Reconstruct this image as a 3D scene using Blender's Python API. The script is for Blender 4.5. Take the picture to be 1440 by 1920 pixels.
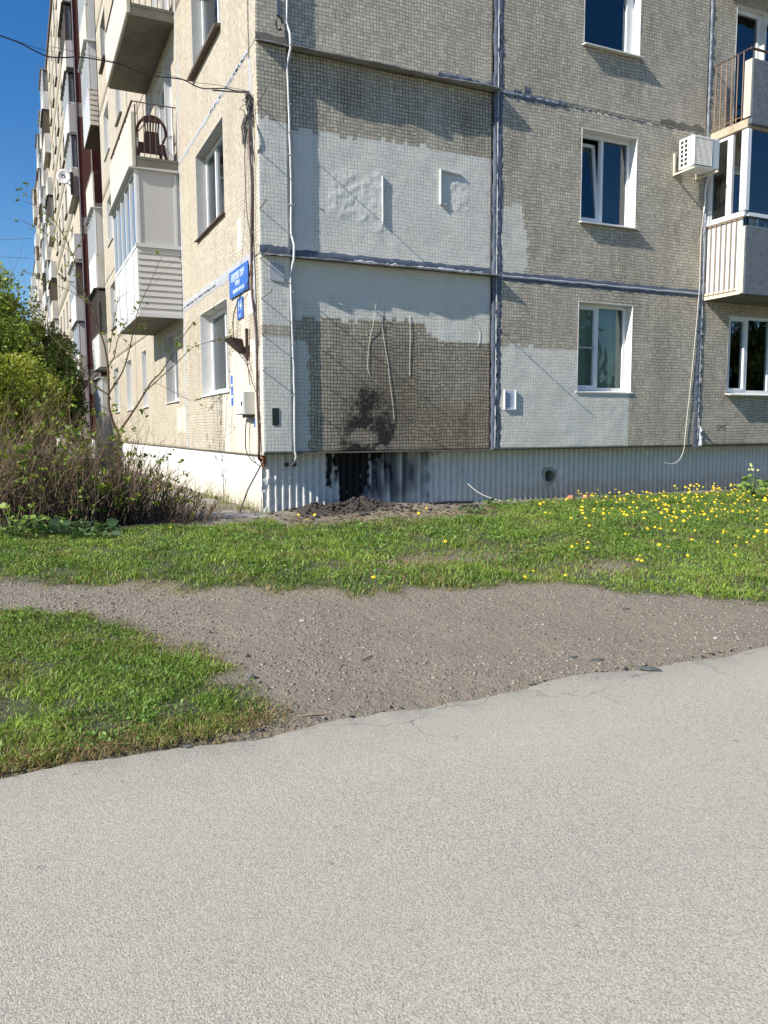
import bpy, bmesh, math, random
import numpy as np
from mathutils import Matrix, Vector

for o in list(bpy.data.objects):
    bpy.data.objects.remove(o, do_unlink=True)
SC = bpy.context.scene
COL = SC.collection

# ------------------------------------------------------------------ camera
CAM_P = np.array([-3.081, -10.511, 0.313])
F_PX, YAW, PITCH, ROLL = 1475.7, 24.985, -5.948, -0.285
_y, _p, _r = (math.radians(a) for a in (YAW, PITCH, ROLL))
FW = np.array([math.sin(_y)*math.cos(_p), math.cos(_y)*math.cos(_p), math.sin(_p)])
RT0 = np.array([math.cos(_y), -math.sin(_y), 0.0])
UP0 = np.cross(RT0, FW)
RT = RT0*math.cos(_r) + UP0*math.sin(_r)
UP = -RT0*math.sin(_r) + UP0*math.cos(_r)
cd = bpy.data.cameras.new('camera')
cd.sensor_fit = 'HORIZONTAL'; cd.sensor_width = 36.0
cd.lens = F_PX/1440*36.0
cd.clip_start = 0.05; cd.clip_end = 3000
cam = bpy.data.objects.new('camera', cd); COL.objects.link(cam)
M = Matrix.Identity(4)
for i in range(3):
    M[i][0] = RT[i]; M[i][1] = UP[i]; M[i][2] = -FW[i]; M[i][3] = CAM_P[i]
cam.matrix_world = M
SC.camera = cam

# ------------------------------------------------------------------ light
SUN_TRAVEL = Vector((1.0, 0.19, -0.72)).normalized()
to_sun = -SUN_TRAVEL
EL = math.asin(to_sun.z); AZ = math.atan2(to_sun.x, to_sun.y)
w = bpy.data.worlds.new('World'); SC.world = w; w.use_nodes = True
wn = w.node_tree; wn.nodes.clear()
sky = wn.nodes.new('ShaderNodeTexSky'); sky.sky_type = 'NISHITA'
sky.sun_disc = False; sky.sun_elevation = EL; sky.sun_rotation = AZ
sky.altitude = 0; sky.air_density = 1.0; sky.dust_density = 0.15; sky.ozone_density = 2.2
bg = wn.nodes.new('ShaderNodeBackground'); bg.inputs[1].default_value = 0.08
wo = wn.nodes.new('ShaderNodeOutputWorld')
hs = wn.nodes.new('ShaderNodeHueSaturation'); hs.inputs['Saturation'].default_value = 1.38; hs.inputs['Hue'].default_value = 0.507; hs.inputs['Value'].default_value = 1.12
wn.links.new(sky.outputs[0], hs.inputs['Color']); wn.links.new(hs.outputs[0], bg.inputs[0]); wn.links.new(bg.outputs[0], wo.inputs[0])
sl = bpy.data.lights.new('sun', 'SUN'); sl.energy = 5.0; sl.angle = math.radians(0.53)
sl.color = (1.0, 0.945, 0.85)
so = bpy.data.objects.new('sun', sl); COL.objects.link(so)
so.rotation_euler = SUN_TRAVEL.to_track_quat('-Z', 'Y').to_euler(); so.location = (-20, -5, 20)
vs = SC.view_settings
vs.view_transform = 'Standard'; vs.look = 'None'; vs.exposure = 0.72; vs.gamma = 1.0
vs.use_curve_mapping = False
SC.render.engine = 'CYCLES'
SC.cycles.max_bounces = 6; SC.cycles.transparent_max_bounces = 8

rng = np.random.default_rng(7)
random.seed(11)

# ------------------------------------------------------------------ helpers
def hit(px, py, axis, val):
    d = FW + RT*(px-720)/F_PX - UP*(py-960)/F_PX
    return CAM_P + d*((val-CAM_P[axis])/d[axis])

def vnoise(x, y, scale, seed):
    """smooth value noise in -1..1"""
    r = np.random.default_rng(seed); G = r.uniform(-1, 1, (64, 64))
    u = np.asarray(x)/scale; v = np.asarray(y)/scale
    i = np.floor(u).astype(int); j = np.floor(v).astype(int)
    fu = u-i; fv = v-j
    fu = fu*fu*(3-2*fu); fv = fv*fv*(3-2*fv)
    a = G[i % 64, j % 64]; b = G[(i+1) % 64, j % 64]; c = G[i % 64, (j+1) % 64]; d = G[(i+1) % 64, (j+1) % 64]
    return (a*(1-fu)+b*fu)*(1-fv) + (c*(1-fu)+d*fu)*fv

def sstep(a, b, x):
    t = np.clip((x-a)/(b-a), 0, 1); return t*t*(3-2*t)

def wF(u, n, z): return (u, -n, z)      # front wall: u along x, n outwards
def wL(u, n, z): return (-n, u, z)      # long left wall: u along y, n outwards
def wW(u, n, z): return (u, n, z)

class MB:
    def __init__(s, T=wW): s.v = []; s.f = []; s.T = T
    def vert(s, u, n, z): s.v.append(s.T(u, n, z)); return len(s.v)-1
    def box(s, u0, u1, n0, n1, z0, z1):
        b = len(s.v)
        for z in (z0, z1):
            for (u, n) in ((u0, n0), (u1, n0), (u1, n1), (u0, n1)): s.v.append(s.T(u, n, z))
        s.f += [(b, b+3, b+2, b+1), (b+4, b+5, b+6, b+7), (b, b+1, b+5, b+4), (b+1, b+2, b+6, b+5), (b+2, b+3, b+7, b+6), (b+3, b, b+4, b+7)]
        return s
    def hexa(s, pts):                    # 4 bottom + 4 top points
        b = len(s.v); s.v += [s.T(*p) for p in pts]
        s.f += [(b, b+3, b+2, b+1), (b+4, b+5, b+6, b+7), (b, b+1, b+5, b+4), (b+1, b+2, b+6, b+5), (b+2, b+3, b+7, b+6), (b+3, b, b+4, b+7)]
        return s
    def quad(s, *pts):
        b = len(s.v); s.v += [s.T(*p) for p in pts]; s.f.append(tuple(range(b, b+len(pts)))); return s
    def tube(s, pts, rad, sides=5, cap=True):
        P = [Vector(s.T(*p)) for p in pts]
        if len(P) < 2: return s
        R = rad if hasattr(rad, '__len__') else [rad]*len(P)
        b = len(s.v); ref = Vector((0.31, 0.77, 0.55))
        for i, p in enumerate(P):
            t = (P[min(i+1, len(P)-1)]-P[max(i-1, 0)])
            if t.length < 1e-9: t = Vector((0, 0, 1))
            t.normalize()
            a = t.cross(ref)
            if a.length < 1e-3: a = t.cross(Vector((1, 0, 0)))
            a.normalize(); c = t.cross(a)
            for k in range(sides):
                an = 2*math.pi*k/sides
                s.v.append(tuple(p + (a*math.cos(an)+c*math.sin(an))*R[i]))
        for i in range(len(P)-1):
            for k in range(sides):
                k2 = (k+1) % sides
                s.f.append((b+i*sides+k, b+i*sides+k2, b+(i+1)*sides+k2, b+(i+1)*sides+k))
        if cap:
            s.f.append(tuple(b+k for k in range(sides))[::-1])
            s.f.append(tuple(b+(len(P)-1)*sides+k for k in range(sides)))
        return s
    def mesh(s, name, smooth=False, fix=True):
        me = bpy.data.meshes.new(name); me.from_pydata(s.v, [], s.f)
        if fix:
            bm = bmesh.new(); bm.from_mesh(me); bmesh.ops.recalc_face_normals(bm, faces=bm.faces); bm.to_mesh(me); bm.free()
        if smooth: me.polygons.foreach_set('use_smooth', [True]*len(me.polygons))
        me.update(); return me
    def build(s, name, mat, parent=None, smooth=False, fix=True, bevel=0):
        me = s.mesh(name, smooth, fix)
        if bevel:
            bm = bmesh.new(); bm.from_mesh(me)
            bmesh.ops.bevel(bm, geom=list(bm.edges), offset=bevel, segments=1, affect='EDGES', clamp_overlap=True)
            bm.to_mesh(me); bm.free()
        return obj(name, me, mat, parent)

def obj(name, me, mat, parent=None):
    o = bpy.data.objects.new(name, me); COL.objects.link(o)
    if mat is not None: me.materials.clear(); me.materials.append(MAT[mat] if isinstance(mat, str) else mat)
    if parent is not None: o.parent = parent
    return o
def tag(o, label, cat, group=None):
    o['label'] = label; o['category'] = cat
    if group: o['group'] = group
    return o
def kind(o, k): o['kind'] = k; return o
def empty(name, loc=(0, 0, 0)):
    o = bpy.data.objects.new(name, None); COL.objects.link(o); o.location = loc; o.empty_display_size = .1; return o
def copy_tree(o, parent=None):
    c = o.copy(); COL.objects.link(c); c.parent = parent
    for ch in list(o.children): copy_tree(ch, c)
    return c
def np_mesh(name, V, Fq, smooth=False):
    """V (n,3) float, Fq (m,k) int faces of equal size"""
    me = bpy.data.meshes.new(name); n, m, k = len(V), len(Fq), Fq.shape[1]
    me.vertices.add(n); me.vertices.foreach_set('co', np.ascontiguousarray(V, dtype=np.float32).ravel())
    me.loops.add(m*k); me.loops.foreach_set('vertex_index', np.ascontiguousarray(Fq, dtype=np.int32).ravel())
    me.polygons.add(m); me.polygons.foreach_set('loop_start', np.arange(0, m*k, k, dtype=np.int32))
    me.polygons.foreach_set('loop_total', np.full(m, k, dtype=np.int32))
    if smooth: me.polygons.foreach_set('use_smooth', np.ones(m, dtype=bool))
    me.update(calc_edges=True); me.validate(); return me
def set_col(me, name, C):
    a = me.attributes.new(name, 'FLOAT_COLOR', 'POINT')
    a.data.foreach_set('color', np.ascontiguousarray(C, dtype=np.float32).ravel())

# ------------------------------------------------------------------ materials
MAT = {}
class NT:
    def __init__(s, name):
        m = bpy.data.materials.new(name); m.use_nodes = True; s.m = m; s.t = m.node_tree; s.t.nodes.clear()
        s.out = s.t.nodes.new('ShaderNodeOutputMaterial'); MAT[name] = m
    def n(s, typ, ins=None, **kw):
        nd = s.t.nodes.new(typ)
        for k, v in kw.items(): setattr(nd, k, v)
        if ins:
            for k, v in ins.items():
                sock = nd.inputs[k]
                if isinstance(v, bpy.types.NodeSocket): s.t.links.new(v, sock)
                else: sock.default_value = v
        return nd
    def math(s, op, a, b=0.0, clamp=False):
        return s.n('ShaderNodeMath', {0: a, 1: b}, operation=op, use_clamp=clamp).outputs[0]
    def mix(s, fac, a, b, bt='MIX'):
        nd = s.t.nodes.new('ShaderNodeMix'); nd.data_type = 'RGBA'; nd.blend_type = bt
        for sock, v in ((nd.inputs[0], fac), (nd.inputs[6], a), (nd.inputs[7], b)):
            if isinstance(v, bpy.types.NodeSocket): s.t.links.new(v, sock)
            else: sock.default_value = (v if sock.type != 'RGBA' else (tuple(v)+(1,))[:4])
        return nd.outputs[2]
    def ramp(s, fac, stops):
        nd = s.n('ShaderNodeValToRGB', {0: fac}); el = nd.color_ramp.elements
        while len(el) < len(stops): el.new(0.5)
        for e, (p, c) in zip(el, stops):
            e.position = p; e.color = (c if hasattr(c, '__len__') else (c, c, c))[:3] + (1,) if hasattr(c, '__len__') else (c, c, c, 1)
        return nd.outputs[0]
    def noise(s, vec, scale, detail=4, rough=.55, out=0):
        return s.n('ShaderNodeTexNoise', {'Vector': vec, 'Scale': scale, 'Detail': detail, 'Roughness': rough}).outputs[out]
    def vmul(s, v, xyz): return s.n('ShaderNodeVectorMath', {0: v, 1: xyz}, operation='MULTIPLY').outputs[0]
    def pos(s): return s.n('ShaderNodeNewGeometry').outputs['Position']
    def objc(s): return s.n('ShaderNodeTexCoord').outputs['Object']
    def bump(s, h, dist, strength=1.0): return s.n('ShaderNodeBump', {'Height': h, 'Distance': dist, 'Strength': strength}).outputs[0]
    def pbsdf(s, col, rough=.8, normal=None, **kw):
        ins = {'Base Color': col if isinstance(col, bpy.types.NodeSocket) else (tuple(col)+(1,))[:4], 'Roughness': rough}
        if normal is not None: ins['Normal'] = normal
        for k, v in kw.items(): ins[k.replace('_', ' ')] = v
        b = s.n('ShaderNodeBsdfPrincipled', ins); s.t.links.new(b.outputs[0], s.out.inputs[0]); return b

def simple(name, col, rough=.6, var=.18, scale=6, metal=0.0, bump=0.0, stretch=(1, 1, 1), dirt=None, dirt_amt=.5):
    t = NT(name); p = t.vmul(t.pos(), stretch)
    f = t.noise(p, scale, 6, .6)
    c = t.mix(f, tuple(x*(1-var) for x in col), tuple(min(1, x*(1+var)) for x in col))
    if dirt is not None:
        d = t.noise(p, scale*.37, 7, .65)
        c = t.mix(t.math('MULTIPLY', t.ramp(d, [(.45, 0.0), (.68, 1.0)]), dirt_amt), c, dirt)
    nrm = None
    if bump: nrm = t.bump(t.noise(p, scale*4, 5, .6), bump)
    t.pbsdf(c, rough, nrm, Metallic=metal); return t.m

def tile_mat(name, axis, raw, paint, pitch=.05, contrast=1.0, fade=0.0):
    """ceramic mosaic cladding: grid, per-tile tone and tilt, masks from the vertex attribute 'msk' (paint, soot, mould, plaster)"""
    t = NT(name); p = t.pos(); sp = t.n('ShaderNodeSeparateXYZ', {0: p})
    u = sp.outputs[0] if axis == 'x' else sp.outputs[1]; v = sp.outputs[2]
    wob = t.noise(p, 1.7, 2, .5); wob2 = t.noise(p, 9.0, 2, .5)
    un = t.math('ADD', t.math('MULTIPLY', u, 1/pitch), t.math('MULTIPLY', wob2, .8))
    vn = t.math('ADD', t.math('MULTIPLY', v, 1/pitch), t.math('ADD', t.math('MULTIPLY', wob, .8), t.math('MULTIPLY', wob2, .35)))
    sh = t.n('ShaderNodeTexWhiteNoise', {'Vector': t.n('ShaderNodeCombineXYZ', {0: t.math('FLOOR', t.math('MULTIPLY', u, 1/.40)), 1: t.math('FLOOR', t.math('MULTIPLY', v, 1/.60)), 2: 3.0}).outputs[0]}, noise_dimensions='3D')
    shc = t.n('ShaderNodeSeparateColor', {0: sh.outputs[1]})
    un = t.math('ADD', un, t.math('MULTIPLY', shc.outputs[0], .45)); vn = t.math('ADD', vn, t.math('MULTIPLY', shc.outputs[1], .45))
    fu = t.math('FRACT', un); fv = t.math('FRACT', vn)
    du = t.math('MINIMUM', fu, t.math('SUBTRACT', 1.0, fu)); dv = t.math('MINIMUM', fv, t.math('SUBTRACT', 1.0, fv))
    dm = t.math('MINIMUM', du, dv)
    cell = t.n('ShaderNodeCombineXYZ', {0: t.math('FLOOR', un), 1: t.math('FLOOR', vn), 2: 0.0}).outputs[0]
    wn_ = t.n('ShaderNodeTexWhiteNoise', {'Vector': cell}, noise_dimensions='3D')
    rnd = wn_.outputs[0]
    rc = t.n('ShaderNodeSeparateColor', {0: wn_.outputs[1]})
    at = t.n('ShaderNodeAttribute', attribute_name='msk')
    ms = t.n('ShaderNodeSeparateColor', {0: at.outputs['Color']})
    m_paint, m_soot, m_mould = ms.outputs[0], ms.outputs[1], ms.outputs[2]; m_plast = at.outputs['Alpha']
    tile = t.n('ShaderNodeMapRange', {0: dm, 1: .055, 2: .115}).outputs[0]      # 0 in the joint
    # colours of the bare tile
    c = t.mix(rnd, tuple(x*(1-.22*contrast) for x in raw), tuple(x*(1+.20*contrast) for x in raw))
    c = t.mix(t.math('MULTIPLY', shc.outputs[2], .30), c, (raw[0]*.80, raw[1]*.79, raw[2]*.78))
    c = t.mix(t.math('MULTIPLY', t.math('GREATER_THAN', rc.outputs[1], .90), .6), c, (raw[0]*.58, raw[1]*.56, raw[2]*.54))
    warm = t.math('GREATER_THAN', rc.outputs[0], .93)
    c = t.mix(t.math('MULTIPLY', warm, .55), c, (raw[0]*1.25, raw[1]*1.22, raw[2]*1.05))
    streak = t.noise(t.vmul(p, (2.6, 2.6, .28)), 1.0, 6, .6)
    c = t.mix(t.math('MULTIPLY', t.ramp(streak, [(.42, 0.0), (.72, 1.0)]), .45), c, (raw[0]*.62, raw[1]*.60, raw[2]*.58))
    light = t.noise(t.vmul(p, (3.1, 3.1, .9)), .8, 4, .5)
    c = t.mix(t.math('MULTIPLY', t.ramp(light, [(.55, 0.0), (.75, 1.0)]), .35), c, tuple(min(.8, x*1.25) for x in raw))
    grm = t.n('ShaderNodeAttribute', attribute_name='grm').outputs['Fac']
    joint_c = t.mix(t.math('ADD', t.math('MULTIPLY', grm, 1.6), t.math('MULTIPLY', t.noise(p, 1.1, 4, .6), .35), True), (.27, .245, .205), (.035, .032, .028))
    c = t.mix(t.math('MULTIPLY', grm, .8), c, t.mix(1.0, c, (.50, .44, .355), 'MULTIPLY'))
    jn = t.math('ADD', tile, fade, True)
    bare = t.mix(jn, joint_c, c)
    # painted
    pn = t.noise(p, 2.3, 5, .6)
    pc = t.mix(pn, tuple(x*.88 for x in paint), tuple(min(.85, x*1.1) for x in paint))
    pc = t.mix(t.math('MULTIPLY', t.noise(p, .9, 3), .35), pc, (paint[0]*1.02, paint[1]*.97, paint[2]*.78))
    pc = t.mix(t.math('MULTIPLY', t.ramp(t.noise(p, 5.5, 6, .7), [(.5, 0.0), (.62, 1.0)]), .28), pc, tuple(x*.66 for x in paint))
    pc = t.mix(t.math('MULTIPLY', t.ramp(t.noise(p, 1.6, 5, .65), [(.55, 0.0), (.63, 1.0)]), .22), pc, (paint[0]*.86, paint[1]*.92, paint[2]*1.05))
    pc = t.mix(t.math('MULTIPLY', t.ramp(t.noise(t.vmul(p, (5, 5, .5)), 1.0, 5, .6), [(.5, 0.0), (.75, 1.0)]), .25), pc, tuple(x*.6 for x in paint))
    pj = t.math('ADD', tile, t.math('ADD', .38, t.math('MULTIPLY', t.noise(p, 4.0, 3), .35)), True)
    pc = t.mix(pj, tuple(x*.45 for x in paint), pc)
    col = t.mix(m_paint, bare, pc)
    col = t.mix(t.math('MULTIPLY', m_plast, .8), col, tuple(x*.97 for x in paint))
    mn = t.noise(p, 14, 5, .65)
    col = t.mix(t.math('MULTIPLY', m_mould, t.ramp(mn, [(.40, 0.0), (.60, 1.0)])), col, (.13, .085, .03))
    sn = t.ramp(t.noise(p, 15, 9, .78), [(.30, 0.0), (.70, 1.0)])
    sm = t.math('MULTIPLY', t.math('SUBTRACT', t.math('MULTIPLY', m_soot, 1.5), t.math('ADD', .28, t.math('MULTIPLY', sn, .80))), 2.2, True)
    col = t.mix(t.math('MULTIPLY', m_soot, .95, True), col, t.mix(1.0, col, (.20, .185, .175), 'MULTIPLY'))
    col = t.mix(sm, col, (.010, .009, .008))
    # relief
    relief = t.math('MULTIPLY', tile, t.math('SUBTRACT', 1.0, t.math('MULTIPLY', t.math('MAXIMUM', t.math('MULTIPLY', m_paint, .5), m_plast), .6)))
    tilt = t.math('ADD', t.math('MULTIPLY', t.math('SUBTRACT', fu, .5), t.math('SUBTRACT', rc.outputs[1], .5)),
                  t.math('MULTIPLY', t.math('SUBTRACT', fv, .5), t.math('SUBTRACT', rc.outputs[2], .5)))
    h = t.math('ADD', relief, t.math('MULTIPLY', tilt, .55))
    pop = t.math('GREATER_THAN', rnd, .94)
    h = t.math('ADD', h, t.math('MULTIPLY', pop, 1.1))
    h = t.math('ADD', h, t.math('MULTIPLY', t.math('GREATER_THAN', rc.outputs[2], .9), t.math('MULTIPLY', m_paint, .9)))
    h = t.math('ADD', h, t.math('MULTIPLY', t.math('POWER', rnd, 2.0), .45))
    h = t.math('ADD', h, t.math('MULTIPLY', t.noise(p, 22, 5, .6), t.math('ADD', .3, t.math('MULTIPLY', m_plast, 1.2))))
    nb = t.bump(h, .0036)
    rough = t.math('ADD', .62, t.math('MULTIPLY', m_paint, .2))
    t.pbsdf(col, rough, nb); return t.m

RAW = (.525, .475, .385); PAINT = (.66, .65, .61)
tile_mat('tile_front', 'x', RAW, PAINT)
tile_mat('tile_left', 'y', (.52, .455, .355), (.64, .575, .48), contrast=.7, fade=.25)
tile_mat('tile_far', 'y', (.50, .435, .335), (.66, .62, .52), contrast=.4, fade=.7)
simple('sealant', (.085, .105, .145), .75, .5, 14, bump=.004)
simple('sealant_light', (.34, .365, .405), .7, .25, 12, bump=.003)
simple('sealant_left', (.34, .355, .375), .75, .25, 10, bump=.003)
simple('flashing', (.30, .30, .30), .55, .3, 8, metal=.0, dirt=(.10, .09, .08))
simple('white_plastic', (.70, .71, .72), .35, .06, 5)
simple('white_paint', (.62, .62, .60), .6, .12, 8, dirt=(.45, .42, .36), dirt_amt=.4)
simple('reveal_white', (.63, .62, .60), .8, .10, 9, bump=.002)
simple('reveal_cement', (.40, .40, .39), .9, .2, 7, bump=.004)
simple('concrete', (.34, .33, .30), .9, .25, 5, bump=.005, dirt=(.16, .145, .11), dirt_amt=.6)
simple('concrete_dark', (.15, .14, .115), .9, .35, 4, bump=.005, dirt=(.07, .065, .05), dirt_amt=.6)
simple('concrete_pale', (.48, .46, .41), .9, .14, 4, bump=.006, dirt=(.36, .33, .27), dirt_amt=.5, stretch=(2, 2, .5))
simple('slab_edge', (.42, .36, .27), .9, .25, 14, bump=.006, dirt=(.25, .17, .09), dirt_amt=.6)
simple('stucco_blue', (.155, .19, .225), .95, .55, 15, bump=.06)
simple('siding_white', (.54, .545, .54), .45, .05, 4)
simple('siding_grey', (.50, .485, .46), .5, .06, 4)
simple('siding_beige', (.55, .49, .42), .5, .06, 4)
simple('sheet_grey', (.46, .45, .44), .5, .05, 3)
simple('sheet_white', (.58, .585, .59), .45, .05, 3)
simple('brown_brick', (.105, .036, .028), .9, .25, 30, bump=.004, dirt=(.06, .02, .017), dirt_amt=.5)
simple('rail_brown', (.10, .055, .045), .6, .3, 20)
simple('rail_rust', (.23, .15, .10), .7, .35, 25)
simple('black_metal', (.025, .025, .027), .5, .3, 10)
simple('dark_wood', (.10, .075, .06), .8, .4, 10, stretch=(1, 1, .2))
simple('roof_edge', (.10, .07, .07), .7, .2, 6)
simple('cable_black', (.018, .017, .017), .45, .3, 20)
simple('cable_brown', (.07, .035, .028), .55, .3, 20)
simple('cable_white', (.68, .65, .58), .5, .1, 15)
simple('pipe_white', (.55, .56, .57), .45, .15, 9, dirt=(.33, .32, .30), dirt_amt=.5)
simple('ac_white', (.74, .75, .73), .4, .04, 5)
simple('ac_grey', (.40, .46, .50), .45, .06, 5)
simple('bracket_cream', (.62, .56, .44), .55, .12, 20)
simple('chair_brown', (.05, .018, .018), .4, .15, 6)
simple('sign_blue', (.035, .12, .42), .35, .06, 3)
simple('sign_white', (.80, .86, .90), .4, .03, 3)
simple('tape_blue', (.06, .14, .50), .5, .25, 40)
simple('plate_green', (.012, .022, .024), .3, .5, 60)
simple('paper', (.46, .50, .62), .8, .12, 18)
simple('box_grey', (.52, .50, .46), .5, .08, 4)
simple('rust', (.25, .075, .02), .9, .5, 18, bump=.006)
simple('rust_dark', (.055, .028, .02), .8, .4, 18)
simple('steel_rod', (.13, .11, .10), .6, .3, 12)
simple('curtain_cream', (.62, .60, .54), .9, .08, 3)
simple('blind_grey', (.50, .55, .49), .9, .1, 3)
simple('curtain_blue', (.20, .26, .34), .9, .25, 3, stretch=(8, 8, .3))
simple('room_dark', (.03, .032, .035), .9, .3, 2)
simple('brick_red', (.42, .19, .12), .9, .3, 25, bump=.004)
simple('stone_dark', (.10, .095, .09), .9, .4, 30, bump=.004)
simple('stone_pale', (.42, .40, .37), .9, .3, 30, bump=.004)
simple('chip_grey', (.09, .095, .095), .8, .3, 30)
simple('twig', (.24, .19, .14), .9, .3, 30)
simple('bark', (.085, .055, .033), .9, .45, 18, bump=.002)
simple('bark_grey', (.185, .125, .075), .9, .5, 14, bump=.002)
simple('soil_clod', (.045, .038, .033), .95, .5, 25, bump=.006)
simple('paving', (.30, .275, .25), .95, .3, 6, bump=.006, dirt=(.16, .14, .115), dirt_amt=.7)
simple('dish_white', (.68, .68, .68), .5, .05, 4)
simple('dish_blue', (.03, .08, .28), .5, .05, 4)
simple('dish_red', (.65, .12, .14), .5, .05, 4)
simple('flower_yellow', (.80, .55, .012), .7, .12, 60)
simple('scrawl', (.10, .10, .11), .8, .2, 10)

def glass(name, interior, ior=1.7, rough=.02):
    t = NT(name)
    p = t.noise(t.pos(), 2.2, 2)
    nb = t.bump(p, .004)
    tr = t.n('ShaderNodeBsdfTransparent', {0: (.78, .84, .82, 1)})
    gl = t.n('ShaderNodeBsdfGlossy', {'Color': (.92, .96, 1, 1), 'Roughness': rough, 'Normal': nb})
    fr = t.n('ShaderNodeFresnel', {'IOR': ior})
    mx = t.n('ShaderNodeMixShader', {0: fr.outputs[0], 1: tr.outputs[0], 2: gl.outputs[0]})
    t.t.links.new(mx.outputs[0], t.out.inputs[0]); return t.m
glass('glass', None, 1.95)
glass('glass_low', None, 1.38)
def dark_glass(name, col, ior=1.9):
    t = NT(name); nb = t.bump(t.noise(t.pos(), 1.5, 2), .006)
    t.pbsdf(col, .05, nb, IOR=ior); return t.m
dark_glass('glass_dark', (.025, .03, .035))
dark_glass('glass_pale', (.16, .18, .19), 1.7)

def leaf_mat(name, attr='col', rough=.55, trans=.35):
    t = NT(name); a = t.n('ShaderNodeAttribute', attribute_name=attr)
    c = a.outputs['Color']
    d = t.n('ShaderNodeBsdfPrincipled', {'Base Color': c, 'Roughness': rough, 'Specular IOR Level': .35})
    tc = t.mix(1.0, c, (1.0, 1.0, .45), 'MULTIPLY')
    tl = t.n('ShaderNodeBsdfTranslucent', {0: tc})
    mx = t.n('ShaderNodeMixShader', {0: trans, 1: d.outputs[0], 2: tl.outputs[0]})
    t.t.links.new(mx.outputs[0], t.out.inputs[0]); return t.m
leaf_mat('leaf')

def road_mat():
    t = NT('asphalt'); p = t.pos()
    vor = t.n('ShaderNodeTexVoronoi', {'Vector': p, 'Scale': 185.0}, feature='F1')
    vor2 = t.n('ShaderNodeTexVoronoi', {'Vector': p, 'Scale': 330.0}, feature='F1')
    g = t.n('ShaderNodeSeparateColor', {0: vor.outputs['Color']}).outputs[0]
    g2 = t.n('ShaderNodeSeparateColor', {0: vor2.outputs['Color']}).outputs[0]
    c = t.mix(g, (.24, .225, .186), (.495, .471, .397))
    c = t.mix(t.math('MULTIPLY', g2, .5), c, (.36, .337, .28))
    pit = t.ramp(t.noise(p, 150, 3, .6), [(.36, 1.0), (.45, 0.0)])
    c = t.mix(t.math('MULTIPLY', pit, .55), c, (.10, .092, .08))
    big = t.noise(p, .9, 5, .6)
    c = t.mix(t.math('MULTIPLY', t.ramp(big, [(.35, 0.0), (.7, 1.0)]), .28), c, (.41, .386, .318))
    st = t.ramp(t.noise(p, 2.6, 6, .7), [(.62, 0.0), (.74, 1.0)])
    c = t.mix(t.math('MULTIPLY', st, .30), c, (.15, .14, .125))
    lane = t.noise(t.vmul(p, (.12, .9, 1)), 1.0, 3, .5)
    c = t.mix(t.math('MULTIPLY', t.ramp(lane, [(.4, 0.0), (.65, 1.0)]), .16), c, (.22, .205, .175))
    sp2 = t.ramp(t.noise(p, 11, 4, .6), [(.70, 0.0), (.74, 1.0)])
    c = t.mix(t.math('MULTIPLY', sp2, .45), c, (.12, .11, .095))
    # dusty, cracked border by the dirt
    sp = t.n('ShaderNodeSeparateXYZ', {0: p})
    ed = t.n('ShaderNodeMapRange', {0: sp.outputs[1], 1: -7.3, 2: -6.7}).outputs[0]
    c = t.mix(t.math('MULTIPLY', t.math('MULTIPLY', ed, t.noise(p, 3.0, 5)), .55), c, (.24, .215, .18))
    wp = t.n('ShaderNodeVectorMath', {0: p, 1: t.n('ShaderNodeVectorMath', {0: t.n('ShaderNodeTexNoise', {'Vector': p, 'Scale': 3.0, 'Detail': 5.0}).outputs[1], 1: (.35, .35, .35)}, operation='MULTIPLY').outputs[0]}, operation='ADD').outputs[0]
    cr = t.n('ShaderNodeTexVoronoi', {'Vector': t.vmul(wp, (.55, .9, 1)), 'Scale': 1.0}, feature='DISTANCE_TO_EDGE').outputs['Distance']
    crk = t.math('MULTIPLY', t.math('LESS_THAN', cr, .0026), t.math('MULTIPLY', t.math('POWER', ed, .6), .5))
    c = t.mix(crk, c, (.05, .045, .04))
    h = t.math('ADD', t.math('MULTIPLY', vor.outputs['Distance'], -1.0), t.math('MULTIPLY', pit, -.35))
    h = t.math('ADD', h, t.math('MULTIPLY', crk, -1.0))
    t.pbsdf(c, .9, t.bump(h, .0014)); return t.m
road_mat()

def ground_mat():
    t = NT('ground'); p = t.pos()
    at = t.n('ShaderNodeAttribute', attribute_name='msk'); ms = t.n('ShaderNodeSeparateColor', {0: at.outputs['Color']})
    grass, dark, dry = ms.outputs[0], ms.outputs[1], ms.outputs[2]
    f = t.noise(p, 18, 7, .65); g = t.noise(p, 2.2, 5, .6)
    c = t.mix(f, (.130, .107, .080), (.33, .282, .218))
    c = t.mix(t.math('MULTIPLY', t.ramp(g, [(.35, 0.0), (.65, 1.0)]), .5), c, (.265, .222, .170))
    c = t.mix(t.math('MULTIPLY', t.ramp(t.noise(p, 70, 3, .6), [(.56, 0.0), (.66, 1.0)]), .6), c, (.33, .295, .245))
    c = t.mix(t.math('MULTIPLY', t.ramp(t.noise(p, 55, 3, .6), [(.30, 1.0), (.42, 0.0)]), .6), c, (.06, .05, .045))
    c = t.mix(t.math('MULTIPLY', dry, t.noise(p, 9, 5)), c, (.33, .27, .16))
    gs = t.mix(t.noise(p, 30, 4), (.030, .040, .012), (.075, .085, .03))
    c = t.mix(t.math('MULTIPLY', grass, .85), c, gs)
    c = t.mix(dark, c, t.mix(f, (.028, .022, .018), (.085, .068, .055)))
    h = t.math('ADD', f, t.math('MULTIPLY', t.noise(p, 60, 4, .6), .5))
    t.pbsdf(c, .95, t.bump(h, .035)); return t.m
ground_mat()

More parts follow.
